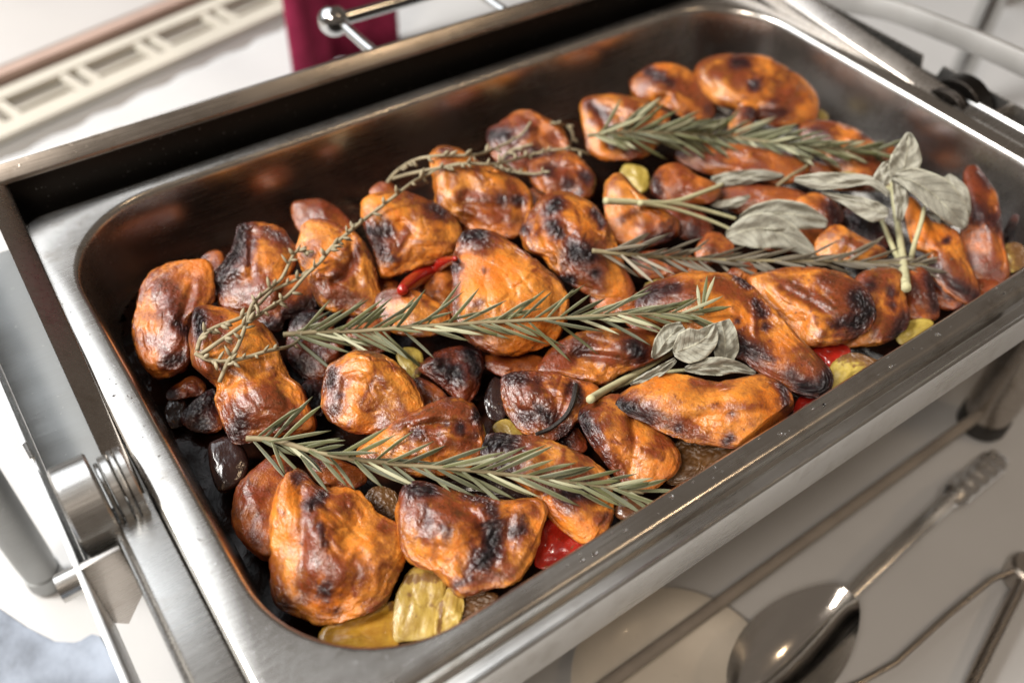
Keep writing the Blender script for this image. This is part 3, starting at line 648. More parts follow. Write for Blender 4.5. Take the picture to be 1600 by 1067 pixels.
ck([(858,668),(888,656),(915,688),(912,706),(885,702),(863,690)], -0.030, 'burnt ragged chicken strip in the gap beside the twig', tone=0.9, basebrown=0.5, char=[(875,690,14,1.0),(895,670,10,.7)], brown=[(890,685,24,.9)])
ck([(907,645),(940,625),(968,618),(990,645),(1025,668),(1048,690),(1060,712),(1057,735),(1035,752),(1010,766),(985,767),(965,745),(945,722),(930,700),(912,670)], -0.022,
   'reddish chicken piece lying under the pointed piece near the front rim', lvl=6, tf=0.55, tone=0.25,
   char=[([(910,650),(918,672)],13,.9),(930,690,9,.7),([(945,712),(950,725)],7,.6),(908,648,11,.7)], brown=[([(915,640),(940,710),(965,745)],17,.8),([(975,655),(985,690)],14,.5),(950,660,22,.5)],
   crease=[([(985,655),(992,700),(985,740)],1.4,6)], bump=[(1020,710,22,1.5)])
ck([(963,632),(985,612),(1012,595),(1045,585),(1085,590),(1115,597),(1145,594),(1185,588),(1210,597),(1230,612),(1237,635),(1226,660),(1205,676),(1180,692),(1150,700),(1100,693),(1050,681),(1020,664),(990,649),(968,641)], -0.012,
   'long smooth golden chicken piece with a pointed black tip, lying over the front rim side', lvl=6, tf=0.50, e=0.6,
   char=[([(967,632),(985,640)],11,1.0),([(985,642),(1015,652)],10,.85),(1060,670,7,.8),([(1222,600),(1232,640)],7,.85),([(1133,692),(1142,682)],4,.8),(1200,600,8,.5),(1143,646,4,.7)],
   brown=[([(975,625),(1030,655),(1080,675)],15,.7),([(1085,600),(1140,603)],10,.45),([(1215,600),(1232,650)],12,.7),(1100,685,18,.45)],
   crease=[([(1115,597),(1128,625)],1.6,8),([(1080,650),(1150,648),(1215,635)],1.0,6)], bump=[(1060,620,24,1.0),(1180,640,26,1.2)])
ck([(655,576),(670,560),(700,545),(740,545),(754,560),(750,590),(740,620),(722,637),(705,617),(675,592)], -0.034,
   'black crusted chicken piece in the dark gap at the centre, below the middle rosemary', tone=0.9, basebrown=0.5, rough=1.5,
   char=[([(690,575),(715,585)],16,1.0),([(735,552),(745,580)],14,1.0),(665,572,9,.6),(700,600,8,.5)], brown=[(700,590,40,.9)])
# ---- middle
ck([(725,365),(755,364),(785,373),(812,390),(840,412),(868,435),(882,455),(886,480),(867,525),(825,547),(790,554),(750,542),(720,514),(706,480),(710,450),(708,420),(715,392)], -0.014,
   'large pale golden chicken piece with a scorched top corner, in the middle of the pan', lvl=6, tf=0.62, e=0.6,
   char=[([(728,369),(752,368)],11,.95),(710,418,7,.85),(757,424,4,.7)], brown=[([(712,400),(708,500)],9,.7),([(735,385),(755,395)],12,.55),(760,430,14,.3)],
   crease=[([(716,395),(750,390),(790,390),(815,400)],1.8,6)], bump=[(780,460,40,2)])
ck([(590,465),(610,452),(640,452),(670,465),(695,483),(702,500),(682,522),(640,525),(605,514),(592,487)], -0.022,
   'chicken piece crossed by the stem end of the middle rosemary, below the red chilli', char=[(600,462,8,.5)], brown=[([(595,465),(640,455)],14,.65),(600,490,14,.5)])
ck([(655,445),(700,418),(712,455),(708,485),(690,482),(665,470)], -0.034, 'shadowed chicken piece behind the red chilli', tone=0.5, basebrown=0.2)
ck([(840,580),(852,560),(880,532),(915,518),(965,515),(1012,518),(1037,535),(1030,558),(1000,572),(970,584),(940,602),(905,594),(870,584)], -0.024,
   'shaded chicken piece with a folded edge, between the middle rosemary and the small sage', lvl=6, tf=0.55, tone=0.2,
   char=[([(990,542),(1000,552)],11,1.0),([(902,548),(912,545)],9,.8)], brown=[([(855,570),(900,545)],20,.8),([(905,552),(990,565)],10,.8),(880,540,20,.6)],
   crease=[([(898,556),(940,556),(985,565)],3.0,7),([(915,525),(960,540)],1.0,4)], bump=[(960,535,22,2)])
ck([(970,490),(1000,478),(1040,490),(1052,515),(1035,532),(1000,524)], -0.024, 'red-brown chicken edge showing below the tip of the middle rosemary', tone=0.7, basebrown=0.2)
ck([(1000,465),(1025,447),(1062,435),(1105,429),(1140,430),(1162,440),(1187,462),(1220,497),(1250,532),(1275,557),(1292,580),(1294,605),(1276,618),(1250,613),(1220,602),(1190,585),(1160,562),(1110,542),(1055,517),(1005,492)], -0.010,
   'largest long chicken piece with black rounded end, behind the small sage', lvl=6, tf=0.42, e=0.62,
   char=[([(1003,462),(1022,455)],11,.9),([(1040,452),(1055,450)],9,.85),([(1180,475),(1190,490)],7,.85),(1195,511,6,.85),([(1155,540),(1180,552)],13,.9),([(1292,590),(1285,608),(1255,606)],13,1.0),(1203,562,5,.9),([(1150,432),(1168,447)],6,.8),(1152,502,4,.8),([(1235,588),(1250,600)],9,.8)],
   brown=[([(1010,470),(1080,455)],20,.6),([(1120,440),(1175,470)],16,.6),([(1150,550),(1235,600)],22,.75),([(1255,560),(1290,600)],14,.6),([(1180,460),(1182,520)],8,.6)],
   crease=[([(1180,470),(1178,520)],-1.2,5),([(1140,530),(1200,575),(1240,590)],1.6,9)], bump=[(1230,540,28,1.5),(1090,470,30,1.5)])
ck([(1170,437),(1190,427),(1235,420),(1275,420),(1312,427),(1338,440),(1357,460),(1366,482),(1360,507),(1340,524),(1300,537),(1264,540),(1245,522),(1215,492),(1185,460)], -0.012,
   'golden chicken piece with a thick dark glazed flap on its right end, at front rim', lvl=6, tf=0.52,
   char=[([(1340,465),(1358,485),(1335,508)],15,1.0),([(1312,505),(1330,498)],10,.85),([(1285,437),(1300,440)],5,.5)], brown=[([(1230,447),(1290,475),(1340,500)],14,.85),([(1300,440),(1345,480)],26,.8),(1320,480,22,.7),(1285,520,12,.5)],
   crease=[([(1225,452),(1270,475),(1310,500)],2.0,6),([(1310,510),(1345,512)],1.6,4)], bump=[(1320,470,26,2.5)])
ck([(1340,432),(1372,422),(1405,425),(1415,470),(1421,495),(1411,517),(1375,537),(1335,542),(1305,534),(1320,480)], -0.018,
   'orange chicken piece with dark burnt corners, right behind the glazed piece', char=[(1360,445,9,.9),([(1388,452),(1393,458)],7,.8),([(1412,500),(1400,525)],11,.9),(1395,477,5,.8)], brown=[(1375,445,26,.6),(1405,500,18,.6)])
ck([(815,360),(828,335),(850,310),(875,302),(905,310),(930,325),(945,345),(957,370),(967,395),(977,425),(987,454),(960,472),(925,462),(890,442),(865,422),(848,402),(825,390)], -0.014,
   'knobbly chicken piece with several round black blisters, left end of the dry rosemary', lvl=6, tf=0.6,
   char=[([(860,326),(871,317)],8,.95),([(864,352),(874,364)],9,.95),([(900,392),(918,400)],15,1.0),(930,426,9,.9),([(876,440),(893,436)],7,1.0),([(930,332),(940,350)],6,.85),(817,358,8,.85)],
   brown=[(915,420,30,.7),(870,340,20,.35),(930,445,26,.6)], bump=[(866,321,7,1.5),(869,358,9,2.0),(908,396,12,1.5),(945,360,7,2)], crease=[([(840,330),(850,380)],1.0,6)])
# ---- back left
ck([(214,480),(225,445),(245,422),(282,410),(320,410),(332,432),(332,470),(314,489),(306,510),(300,548),(286,577),(250,587),(228,573),(215,550),(209,515)], -0.022,
   'browned chicken piece standing alone in the left back corner of the pan', tone=0.3, lvl=6, tf=0.6, basebrown=0.05,
   char=[([(262,566),(282,560)],10,.9),([(270,472),(275,500)],10,.55),([(275,505),(292,520)],8,.8),(300,500,7,.6)], brown=[([(260,450),(275,500),(265,550)],26,.8),([(235,530),(260,550)],16,.5),(310,450,24,.5)],
   crease=[([(300,450),(290,480),(278,510)],2.2,7),([(245,435),(300,432)],1.0,6)], bump=[(285,530,14,2)])
ck([(373,352),(400,350),(430,355),(452,375),(461,392),(459,415),(452,432),(442,467),(425,492),(380,490),(348,478),(340,450),(332,440),(337,425),(360,395),(370,365)], -0.018,
   'domed chicken piece with a crusty black left edge, between thyme stems and pan wall', lvl=6, tf=0.62, tone=0.2,
   char=[([(378,355),(372,390),(350,420),(342,445)],12,.9),([(395,375),(385,410)],6,.6),([(418,358),(448,378)],7,.65),(365,425,10,.85)], brown=[([(375,370),(360,440)],26,.8),(400,465,36,.7),(440,375,16,.5)],
   crease=[([(394,362),(390,410),(395,440)],1.6,6),([(345,450),(400,430),(440,430)],1.2,7)], bump=[(425,400,24,2.5)])
ck([(430,440),(470,430),(490,455),(491,480),(470,494),(446,499),(440,514),(420,520),(398,507),(383,490),(405,470)], -0.024,
   'small dark chicken end with burnt lower rim, under the thyme tangle', tone=0.6, basebrown=0.2, char=[([(490,475),(450,492)],12,.9),([(415,510),(440,508)],11,.9)], brown=[(450,475,30,.7),(410,495,24,.7)])
ck([(470,372),(478,352),(502,345),(537,356),(565,375),(580,405),(589,440),(593,470),(579,494),(535,487),(505,480),(488,452),(472,417),(465,390)], -0.018,
   'chicken piece with a deep curled fold, behind the thyme tangle', lvl=6, tf=0.58,
   char=[(475,400,9,.5),(522,430,8,.6),([(510,475),(540,470)],9,.5)], brown=[(530,425,16,.75),([(510,450),(550,470)],22,.65),([(560,385),(550,420)],7,.6),(490,385,14,.4)],
   crease=[([(548,375),(552,405),(540,430),(522,440)],3.2,6),([(500,440),(560,445)],1.4,8)], bump=[(565,420,9,2.5),(525,425,9,2.5)])
ck([(458,320),(480,312),(505,313),(532,330),(550,352),(545,374),(510,374),(475,367),(460,347)], -0.030, 'dark red chicken piece in shade against the back wall', tone=0.8, basebrown=0.35, char=[(470,330,10,.5)], brown=[(500,340,30,.7)])
ck([(568,322),(583,305),(625,302),(655,308),(685,322),(702,335),(717,358),(714,387),(694,405),(655,417),(625,427),(600,434),(592,422),(583,387),(573,360)], -0.017,
   'rounded chicken piece with a dark triangular scorch, right of the thyme stems', lvl=6, tf=0.62,
   char=[([(575,362),(605,362)],8,.9),([(585,375),(600,400)],11,.75),([(676,325),(690,332)],9,.85),(612,405,7,.8),(640,306,8,.5)], brown=[(600,385,24,.75),([(635,360),(612,405)],10,.6),(690,335,18,.6),(650,312,18,.4)],
   crease=[([(625,345),(648,362),(625,395)],1.8,6)], bump=[(665,370,30,2.0)])
ck([(578,300),(592,286),(614,288),(616,306),(592,318)], -0.026, 'little dark chicken corner behind the thyme near the back wall', tone=0.7, basebrown=0.4)
ck([(675,250),(690,232),(715,234),(740,247),(765,262),(790,272),(812,285),(828,305),(831,335),(821,359),(795,372),(750,364),(730,352),(707,337),(685,322),(680,290)], -0.014,
   'boxy chicken piece with a shiny top ledge, behind the big central piece', lvl=6, tf=0.6, e=0.5,
   char=[(785,311,8,.85),(808,313,8,.9),([(690,232),(705,236)],7,.6),(722,262,6,.4)], brown=[([(722,305),(760,312),(810,312)],9,.8),(800,295,18,.6),([(735,335),(815,345)],24,.55),(705,250,16,.4)],
   crease=[([(722,318),(760,326),(812,328)],2.0,8),([(700,270),(705,330)],1.2,6),([(690,300),(730,350)],1.0,5)], bump=[(760,285,26,2)])
ck([(762,212),(780,195),(805,178),(830,174),(855,188),(875,200),(887,222),(890,250),(862,262),(825,272),(795,264),(772,242)], -0.020,
   'burnt craggy chicken piece rising near the back wall, upper of two', tone=0.4, rough=1.5, basebrown=0.1, char=[([(768,212),(790,212)],10,.95),(835,240,11,.8),(825,200,8,.5),(860,235,9,.6)], brown=[(820,195,28,.7),(800,240,26,.7),(865,215,18,.6)])
ck([(825,255),(860,245),(895,242),(922,265),(930,290),(917,312),(880,316),(850,303),(832,285)], -0.020,
   'burnt craggy chicken piece near the back wall, lower of two', tone=0.4, rough=1.5, basebrown=0.1, char=[(890,288,12,.8),(915,278,11,.9),(858,265,10,.8),(905,300,9,.7)], brown=[(880,275,34,.7)])
ck([(909,165),(922,152),(950,149),(975,150),(1005,160),(1035,173),(1045,184),(1037,212),(1020,237),(990,249),(945,249),(922,234),(912,202)], -0.016,
   'faceted orange chicken piece at the cut end of the back rosemary', tf=0.6, e=0.55,
   char=[([(925,165),(948,185)],6,.75),([(1020,178),(1040,184)],6,.5),(955,225,7,.5)], brown=[([(920,160),(945,190),(955,225)],10,.75),([(985,165),(1010,185)],8,.5),(990,235,26,.6)], crease=[([(925,162),(945,190),(950,230)],2.0,6)], bump=[(990,185,22,2)])
ck([(987,132),(1000,114),(1025,102),(1050,101),(1075,110),(1095,128),(1113,152),(1115,177),(1100,187),(1070,186),(1040,167),(1000,154)], -0.020,
   'chicken piece with a dark ridge over its top, at the back wall left of centre', tf=0.62, tone=0.2, char=[([(1012,112),(1045,128)],7,.85),(1108,172,9,.7),(1075,178,8,.6)], brown=[([(1015,112),(1070,140),(1110,160)],14,.75),(1000,140,18,.4)], crease=[([(1048,140),(1030,165)],2.0,7)], bump=[(1022,142,12,2.5),(1070,162,12,2)])
ck([(1088,112),(1102,96),(1140,88),(1195,90),(1225,107),(1255,125),(1274,150),(1273,182),(1252,195),(1215,197),(1180,187),(1150,172),(1120,162),(1097,137)], -0.016,
   'big chicken piece with two black spots, in the far back corner of the pan', tf=0.58, char=[([(1148,97),(1162,99)],9,.9),(1178,132,9,.95),(1210,160,8,.7),(1232,120,6,.5),([(1190,182),(1225,175)],9,.7)], brown=[([(1145,105),(1180,135)],18,.65),(1230,150,34,.65),(1120,110,16,.5),(1215,180,22,.7)], crease=[([(1195,150),(1225,140),(1235,120)],2.2,7)], bump=[(1125,120,12,2),(1215,165,8,2),(1240,140,10,2)])
ck([(1138,208),(1146,178),(1163,165),(1180,172),(1178,192),(1160,212)], -0.020, 'small pointed chicken bit with a dark tip above the back rosemary', char=[(1174,178,9,.9)], brown=[(1160,205,10,.5)])
ck([(1250,202),(1270,190),(1300,191),(1330,200),(1350,210),(1370,225),(1399,228),(1400,250),(1377,264),(1355,279),(1320,272),(1290,252),(1258,222)], -0.018,
   'red-edged chicken piece behind the sage leaf, close to the right wall', tone=0.3, char=[([(1270,205),(1290,212)],8,.7),(1352,212,6,.8)], brown=[(1278,208,20,.8),([(1255,205),(1300,195)],8,.6),(1370,250,22,.8)], crease=[([(1265,215),(1310,220),(1360,240)],1.6,7)])
ck([(945,310),(950,285),(970,273),(990,292),(1010,310),(1040,330),(1060,347),(1057,367),(1030,380),(1000,387),(975,382),(955,372),(948,345)], -0.017,
   'peaked orange chicken piece under the stem of the back sage sprig', char=[(1045,352,11,.7),([(1015,375),(1045,370)],9,.85),(972,347,5,.5)], brown=[(1020,350,26,.65),([(965,345),(990,330)],9,.5)], bump=[(968,300,14,2)])
ck([(1018,292),(1030,264),(1060,256),(1090,275),(1118,288),(1127,304),(1105,318),(1060,318),(1033,313)], -0.022, 'purplish browned chicken piece just behind the peaked one', tone=0.5, basebrown=0.2, char=[([(1022,280),(1028,300)],9,.8)], brown=[(1060,290,34,.6)])
ck([(1035,330),(1070,320),(1100,335),(1112,360),(1085,375),(1055,365)], -0.026, 'dark chicken piece between the peaked piece and the big sage leaf', tone=0.8, basebrown=0.5, char=[(1085,365,12,.8)])
ck([(1086,397),(1104,365),(1125,366),(1146,385),(1137,407),(1105,414)], -0.022, 'small brick-red chicken piece half under the lower sage leaf', tone=0.6, basebrown=0.2, brown=[(1110,385,16,.6)])
ck([(1070,434),(1085,412),(1107,425),(1097,444)], -0.020, 'tiny orange chicken corner under the dry rosemary', tone=0.3)
ck([(1138,424),(1170,410),(1182,428),(1152,440)], -0.020, 'tiny dark chicken corner right of the orange one', tone=0.6, basebrown=0.2, char=[(1165,418,8,.5)])
ck([(1275,382),(1290,360),(1312,352),(1340,368),(1382,390),(1378,404),(1320,410),(1282,402)], -0.018, 'bright orange chicken wedge behind the tip of the dry rosemary', char=[(1378,398,9,.5)], brown=[([(1320,375),(1345,385)],7,.6),(1295,365,12,.4)], crease=[([(1330,375),(1322,398)],1.4,5)])
ck([(1245,312),(1275,302),(1300,312),(1315,330),(1314,347),(1290,354),(1260,335)], -0.024, 'chicken piece with a black right end, between the two grey sage leaves', tone=0.3, char=[([(1300,325),(1308,345)],11,.85)], brown=[(1285,325,22,.6)])
ck([(1412,432),(1425,420),(1450,425),(1462,460),(1467,492),(1452,502),(1425,500),(1415,482)], -0.020, 'dark chicken piece at the front rim below the sage stem', tone=0.7, basebrown=0.25, char=[([(1452,435),(1462,480)],10,.85),(1430,450,9,.6)], brown=[(1435,465,30,.7)])
ck([(1415,315),(1435,316),(1444,340),(1475,352),(1497,365),(1507,395),(1522,432),(1529,457),(1512,475),(1480,458),(1455,432),(1448,400),(1428,385),(1418,350)], -0.016,
   'long curved chicken piece running from the sage stem down to the rim', tf=0.5, char=[(1479,376,4,.9),([(1490,445),(1522,462)],11,.9),([(1460,415),(1480,435)],9,.8)], brown=[([(1470,400),(1510,440)],18,.55),([(1450,330),(1500,370)],10,.4)], bump=[(1485,390,20,2)])
ck([(1506,277),(1520,262),(1536,275),(1556,305),(1564,340),(1568,380),(1576,427),(1556,442),(1525,440),(1510,417),(1498,377),(1505,350),(1512,310)], -0.014,
   'upright dark red chicken piece against the right wall of the pan', tone=0.6, basebrown=0.15, tf=0.5, char=[([(1530,335),(1555,345)],15,.8),([(1530,270),(1545,290)],7,.7),([(1540,430),(1565,425)],10,.5),(1525,375,9,.5)], brown=[([(1520,270),(1530,330)],16,.8),([(1520,410),(1560,430)],18,.8)])
ck([(1568,365),(1580,340),(1592,338),(1586,362),(1582,385),(1570,392)], -0.022, 'spiky black burnt scrap at the right wall', tone=1, basebrown=0.6, char=[(1580,365,26,1.0)], rough=1.6)
ck([(1318,330),(1350,322),(1372,345),(1395,375),(1380,388),(1345,370),(1325,355)], -0.030, 'charred black chicken piece in the gap left of the sage stem', tone=1, basebrown=0.6, char=[(1350,355,40,1.0)])
ck([(1430,405),(1475,425),(1510,460),(1495,482),(1465,478),(1440,440)], -0.026, 'blackened chicken strip under the long curved piece at the rim', tone=0.9, basebrown=0.5, char=[([(1440,415),(1495,455)],16,.9)])
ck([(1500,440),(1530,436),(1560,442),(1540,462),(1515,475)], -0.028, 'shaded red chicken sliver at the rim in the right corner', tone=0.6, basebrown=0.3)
ck([(505,600),(480,595),(470,610),(485,640),(500,650),(510,630)], -0.036, 'black burnt crumb lump between the waisted and the rounded piece', tone=1, basebrown=0.6, char=[(490,620,26,1.0)], rough=1.5)

# ---- browned bits filling the gaps
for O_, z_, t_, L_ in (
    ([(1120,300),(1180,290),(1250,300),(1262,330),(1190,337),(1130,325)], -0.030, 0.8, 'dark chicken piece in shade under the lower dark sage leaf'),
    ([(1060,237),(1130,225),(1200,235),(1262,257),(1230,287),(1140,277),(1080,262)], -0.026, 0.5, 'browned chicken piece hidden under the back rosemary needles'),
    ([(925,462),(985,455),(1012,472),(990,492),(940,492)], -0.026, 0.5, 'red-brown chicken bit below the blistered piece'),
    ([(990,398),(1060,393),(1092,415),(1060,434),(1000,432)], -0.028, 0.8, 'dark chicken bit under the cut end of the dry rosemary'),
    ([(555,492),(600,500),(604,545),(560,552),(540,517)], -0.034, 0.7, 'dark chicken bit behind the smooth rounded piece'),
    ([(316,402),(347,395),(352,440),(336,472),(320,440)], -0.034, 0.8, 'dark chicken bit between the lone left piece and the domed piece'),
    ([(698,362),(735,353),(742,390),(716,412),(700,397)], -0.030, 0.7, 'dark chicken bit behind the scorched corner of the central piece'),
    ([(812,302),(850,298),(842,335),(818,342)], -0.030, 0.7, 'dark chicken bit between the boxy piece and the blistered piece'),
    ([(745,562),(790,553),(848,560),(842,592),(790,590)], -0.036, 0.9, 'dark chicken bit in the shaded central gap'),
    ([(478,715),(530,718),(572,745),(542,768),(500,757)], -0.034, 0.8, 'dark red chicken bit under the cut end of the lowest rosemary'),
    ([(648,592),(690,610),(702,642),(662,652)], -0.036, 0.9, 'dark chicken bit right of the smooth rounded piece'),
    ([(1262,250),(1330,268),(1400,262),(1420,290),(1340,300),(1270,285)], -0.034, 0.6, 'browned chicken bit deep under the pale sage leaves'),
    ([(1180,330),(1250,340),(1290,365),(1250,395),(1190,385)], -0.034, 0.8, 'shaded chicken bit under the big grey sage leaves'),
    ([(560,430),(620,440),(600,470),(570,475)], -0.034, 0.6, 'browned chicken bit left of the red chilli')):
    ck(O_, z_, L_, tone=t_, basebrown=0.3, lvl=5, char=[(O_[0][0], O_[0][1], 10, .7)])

# ---- vegetables
GV = 'vegetables between the chicken pieces'
def vg(name, mat, outline, zc, label, cat, **kw): return blob(name, mat, outline, zc, label, cat, GV, **dict(dict(rough=1.0, tf=0.38, e=0.5), **kw))
vg('yellow_pepper', M_YEL, [(500,990),(520,968),(560,950),(605,942),(628,945),(620,985),(618,1010),(580,1020),(535,1015),(505,1005)], -0.036, 'glossy yellow pepper strip at the near left corner of the pan', 'vegetable', e=0.45, tf=0.25, crease=[([(605,950),(560,980),(520,990)],1.6,8)], brown=[(520,965,24,.5),([(610,945),(622,960)],9,.7)])
vg('onion_wedge', M_ONI, [(618,935),(632,905),(648,888),(668,886),(690,897),(697,920),(690,955),(684,985),(668,998),(640,1000),(618,998),(616,970)], -0.034, 'braised pale onion wedge with browned tip, right of the yellow pepper', 'vegetable', e=0.34, tf=0.30, crease=[([(645,900),(640,950),(628,990)],0.35,4),([(672,895),(668,940),(655,985)],0.35,4)], brown=[([(630,905),(690,900)],12,.7),(640,930,10,.5),(680,950,8,.5)])
vg('onion_wedge', M_ONI, [(682,955),(696,923),(716,916),(724,938),(720,968),(702,988),(680,994)], -0.034, 'narrow translucent onion strip right of the larger onion wedge', 'vegetable', e=0.34, tf=0.45, crease=[([(700,930),(695,980)],0.4,4)], brown=[([(690,940),(686,985)],6,.7),(712,925,8,.5)])
vg('zucchini_slice', M_ZUC, [(715,935),(745,925),(775,928),(770,945),(745,958),(715,968)], -0.036, 'dark green zucchini piece under the front rim beside the onion', 'vegetable', char=[(745,945,60,1.0)])
vg('zucchini_slice', M_ZUC, [(572,775),(590,760),(618,770),(628,800),(620,815),(600,812),(582,798)], -0.036, 'blackish green zucchini piece between the two front chicken pieces', 'vegetable', char=[(600,785,60,1.0)])
vg('red_pepper', M_RED, [(838,860),(850,820),(868,808),(895,828),(918,842),(905,870),(870,885),(840,886)], -0.034, 'shiny red pepper wedge at the front rim', 'vegetable', lvl=5, brown=[(850,885,10,.5)])
vg('mushroom', M_MUSH, [(962,790),(975,772),(1000,775),(1015,788),(1000,805),(975,812),(962,805)], -0.026, 'small round glossy brown mushroom at the front rim', 'vegetable', rough=0.3, tf=0.8)
vg('zucchini_slice', M_ZUC, [(1045,720),(1060,690),(1100,690),(1150,700),(1120,725),(1080,750),(1045,755)], -0.034, 'black-green zucchini piece under the pointed chicken piece', 'vegetable', char=[(1090,720,90,1.0)])
vg('red_pepper', M_RED, [(1240,640),(1250,620),(1268,615),(1276,622),(1262,636),(1245,648)], -0.028, 'small red pepper bit at the front rim under the burnt rounded end', 'vegetable')
vg('red_pepper', M_RED, [(1262,545),(1285,537),(1320,540),(1328,552),(1310,575),(1296,580),(1282,562)], -0.024, 'bright red pepper piece between long chicken piece and zucchini', 'vegetable', brown=[(1315,570,10,.2)])
vg('zucchini_slice', M_ZUC, [(1295,580),(1310,560),(1335,552),(1360,560),(1370,568),(1345,585),(1315,606),(1293,612)], -0.022, 'pale yellow zucchini slice with dark green skin at the front rim', 'vegetable', e=0.32, lvl=5, char=[([(1318,548),(1345,552),(1370,565)],10,1.0)], brown=[(1302,592,8,.4)], tf=0.4)
vg('zucchini_slice', M_ZUC, [(1398,520),(1412,505),(1440,498),(1458,505),(1440,520),(1410,537)], -0.024, 'light green zucchini slice at the front rim further right', 'vegetable', tf=0.4)
vg('zucchini_slice', M_ZUC, [(1560,395),(1572,382),(1590,380),(1602,392),(1600,415),(1577,424)], -0.020, 'yellow and green squash slice in the right corner of the pan', 'vegetable', char=[([(1592,385),(1600,410)],12,1.0)])
vg('zucchini_slice', M_ZUC, [(620,555),(638,543),(658,552),(660,575),(650,592),(632,582)], -0.032, 'small singed yellow-green zucchini piece under the middle rosemary', 'vegetable', char=[(655,580,10,.8),(640,592,8,.6)], brown=[(640,550,10,.5)])
vg('zucchini_slice', M_ZUC, [(970,275),(978,258),(1005,262),(1014,278),(1010,298),(990,300)], -0.026, 'pale zucchini chunk behind the peaked orange chicken piece', 'vegetable')
vg('zucchini_slice', M_ZUC, [(1262,180),(1278,170),(1294,182),(1285,195),(1265,195)], -0.030, 'yellow-green zucchini bit at the foot of the right wall', 'vegetable')
vg('onion_wedge', M_ONI, [(1300,275),(1325,268),(1350,275),(1345,286),(1315,288)], -0.024, 'yellow onion bit behind the pale sage leaf', 'vegetable')
vg('zucchini_slice', M_ZUC, [(1008,445),(1030,436),(1050,440),(1045,452),(1015,458)], -0.024, 'green zucchini strip under the dry rosemary needles', 'vegetable', char=[(1012,450,8,.8)])
vg('aubergine', M_AUB, [(326,700),(338,688),(358,684),(378,698),(388,720),(384,742),(366,762),(345,768),(332,745)], -0.036, 'shiny black-brown aubergine chunk in the sauce at the left wall', 'vegetable', rough=0.35, tf=0.6)
vg('aubergine', M_AUB, [(258,640),(272,622),(290,630),(288,660),(268,668)], -0.044, 'small wet black aubergine scrap at the left wall', 'vegetable')
vg('onion_wedge', M_ONI, [(770,668),(790,655),(812,668),(815,682),(790,686)], -0.038, 'dim onion bit in the dark gap at the centre', 'vegetable')
vg('aubergine', M_AUB, [(760,610),(775,590),(790,610),(790,650),(770,655),(758,635)], -0.042, 'black aubergine piece deep in the central gap', 'vegetable')
vg('aubergine', M_AUB, [(690,735),(740,742),(800,745),(835,772),(800,785),(740,775),(700,765)], -0.038, 'black aubergine piece under the lowest rosemary sprig', 'vegetable')

BVH = BVHTree.FromPolygons([Vector(p) for p in np.concatenate(BV)], [tuple(f) for f in np.concatenate(BF)])
def hit_depth(px, py, default):
    out = []
    for x, y in zip(np.atleast_1d(px), np.atleast_1d(py)):
        d = unit(ray(x, y)); h = BVH.ray_cast(Vector(CAM), Vector(d))
        out.append(depth_of(np.array(h[0])) if h[0] is not None else np.nan)
    out = np.array(out); z = np.array([depth_of(p) for p in at(np.atleast_1d(px), np.atleast_1d(py), z=default)])
    return np.where(np.isnan(out), z, out)
def drape(pts, n, lift=0.003, win=5, default=-0.03):
    P = catmull(pts, n, False); d = hit_depth(P[:, 0], P[:, 1], default)
    mn = np.array([d[max(0, i - win):i + win + 1].min() for i in range(n)]); k = np.hanning(2 * win + 3)[1:-1]; k /= k.sum()
    f = np.convolve(np.pad(mn, win, mode='edge'), k, 'valid'); return P, f - lift
def rest(pts, n, lift=0.0015, deg=3, q=0.12, default=-0.03):
    """lay a stem along the picture line pts onto the food: smooth height, resting on the highest pieces"""
    P = catmull(pts, n, False); d = hit_depth(P[:, 0], P[:, 1], default); t = np.linspace(-1, 1, n)
    w_ = np.ones(n)
    for _ in range(4):
        c = np.polyfit(t, d, deg, w=w_); r = d - np.polyval(c, t); w_ = np.where(r > 0, 0.25, 1.0)
    f = np.polyval(c, t); f = f + np.quantile(d - f, q) - lift
    return P, f
# burnt twig lying on the blistered piece
P, f = rest([(838,678),(862,668),(885,648),(896,625),(900,602)], 14, 0.0015)
o = tube('twig', at_depth(P[:, 0], P[:, 1], f), np.linspace(0.0009, 0.0014, 14), plain('burnt_twig', (0.02, 0.015, 0.012), 0.5, 0.4, 300, 0.5), None, 7)
tag(o, 'thin burnt black twig lying across the blistered chicken piece', 'twig')
# chilli
P, f = rest([(628,454),(645,440),(668,426),(690,412),(712,404)], 24, 0.003)
V, F = tube_geo(at_depth(P[:, 0], P[:, 1], f), 0.0046 * np.sqrt(np.clip(np.sin(np.linspace(0.25, 3.05, 24)), 0.02, 1)) * np.linspace(1.15, 0.75, 24), 14)
me = mesh('red_chilli', V, F); o = link('red_chilli', me, M_RED); center_origin(o)
tag(o, 'wrinkled red chilli between the rounded scorched piece and the central chicken piece', 'chilli')

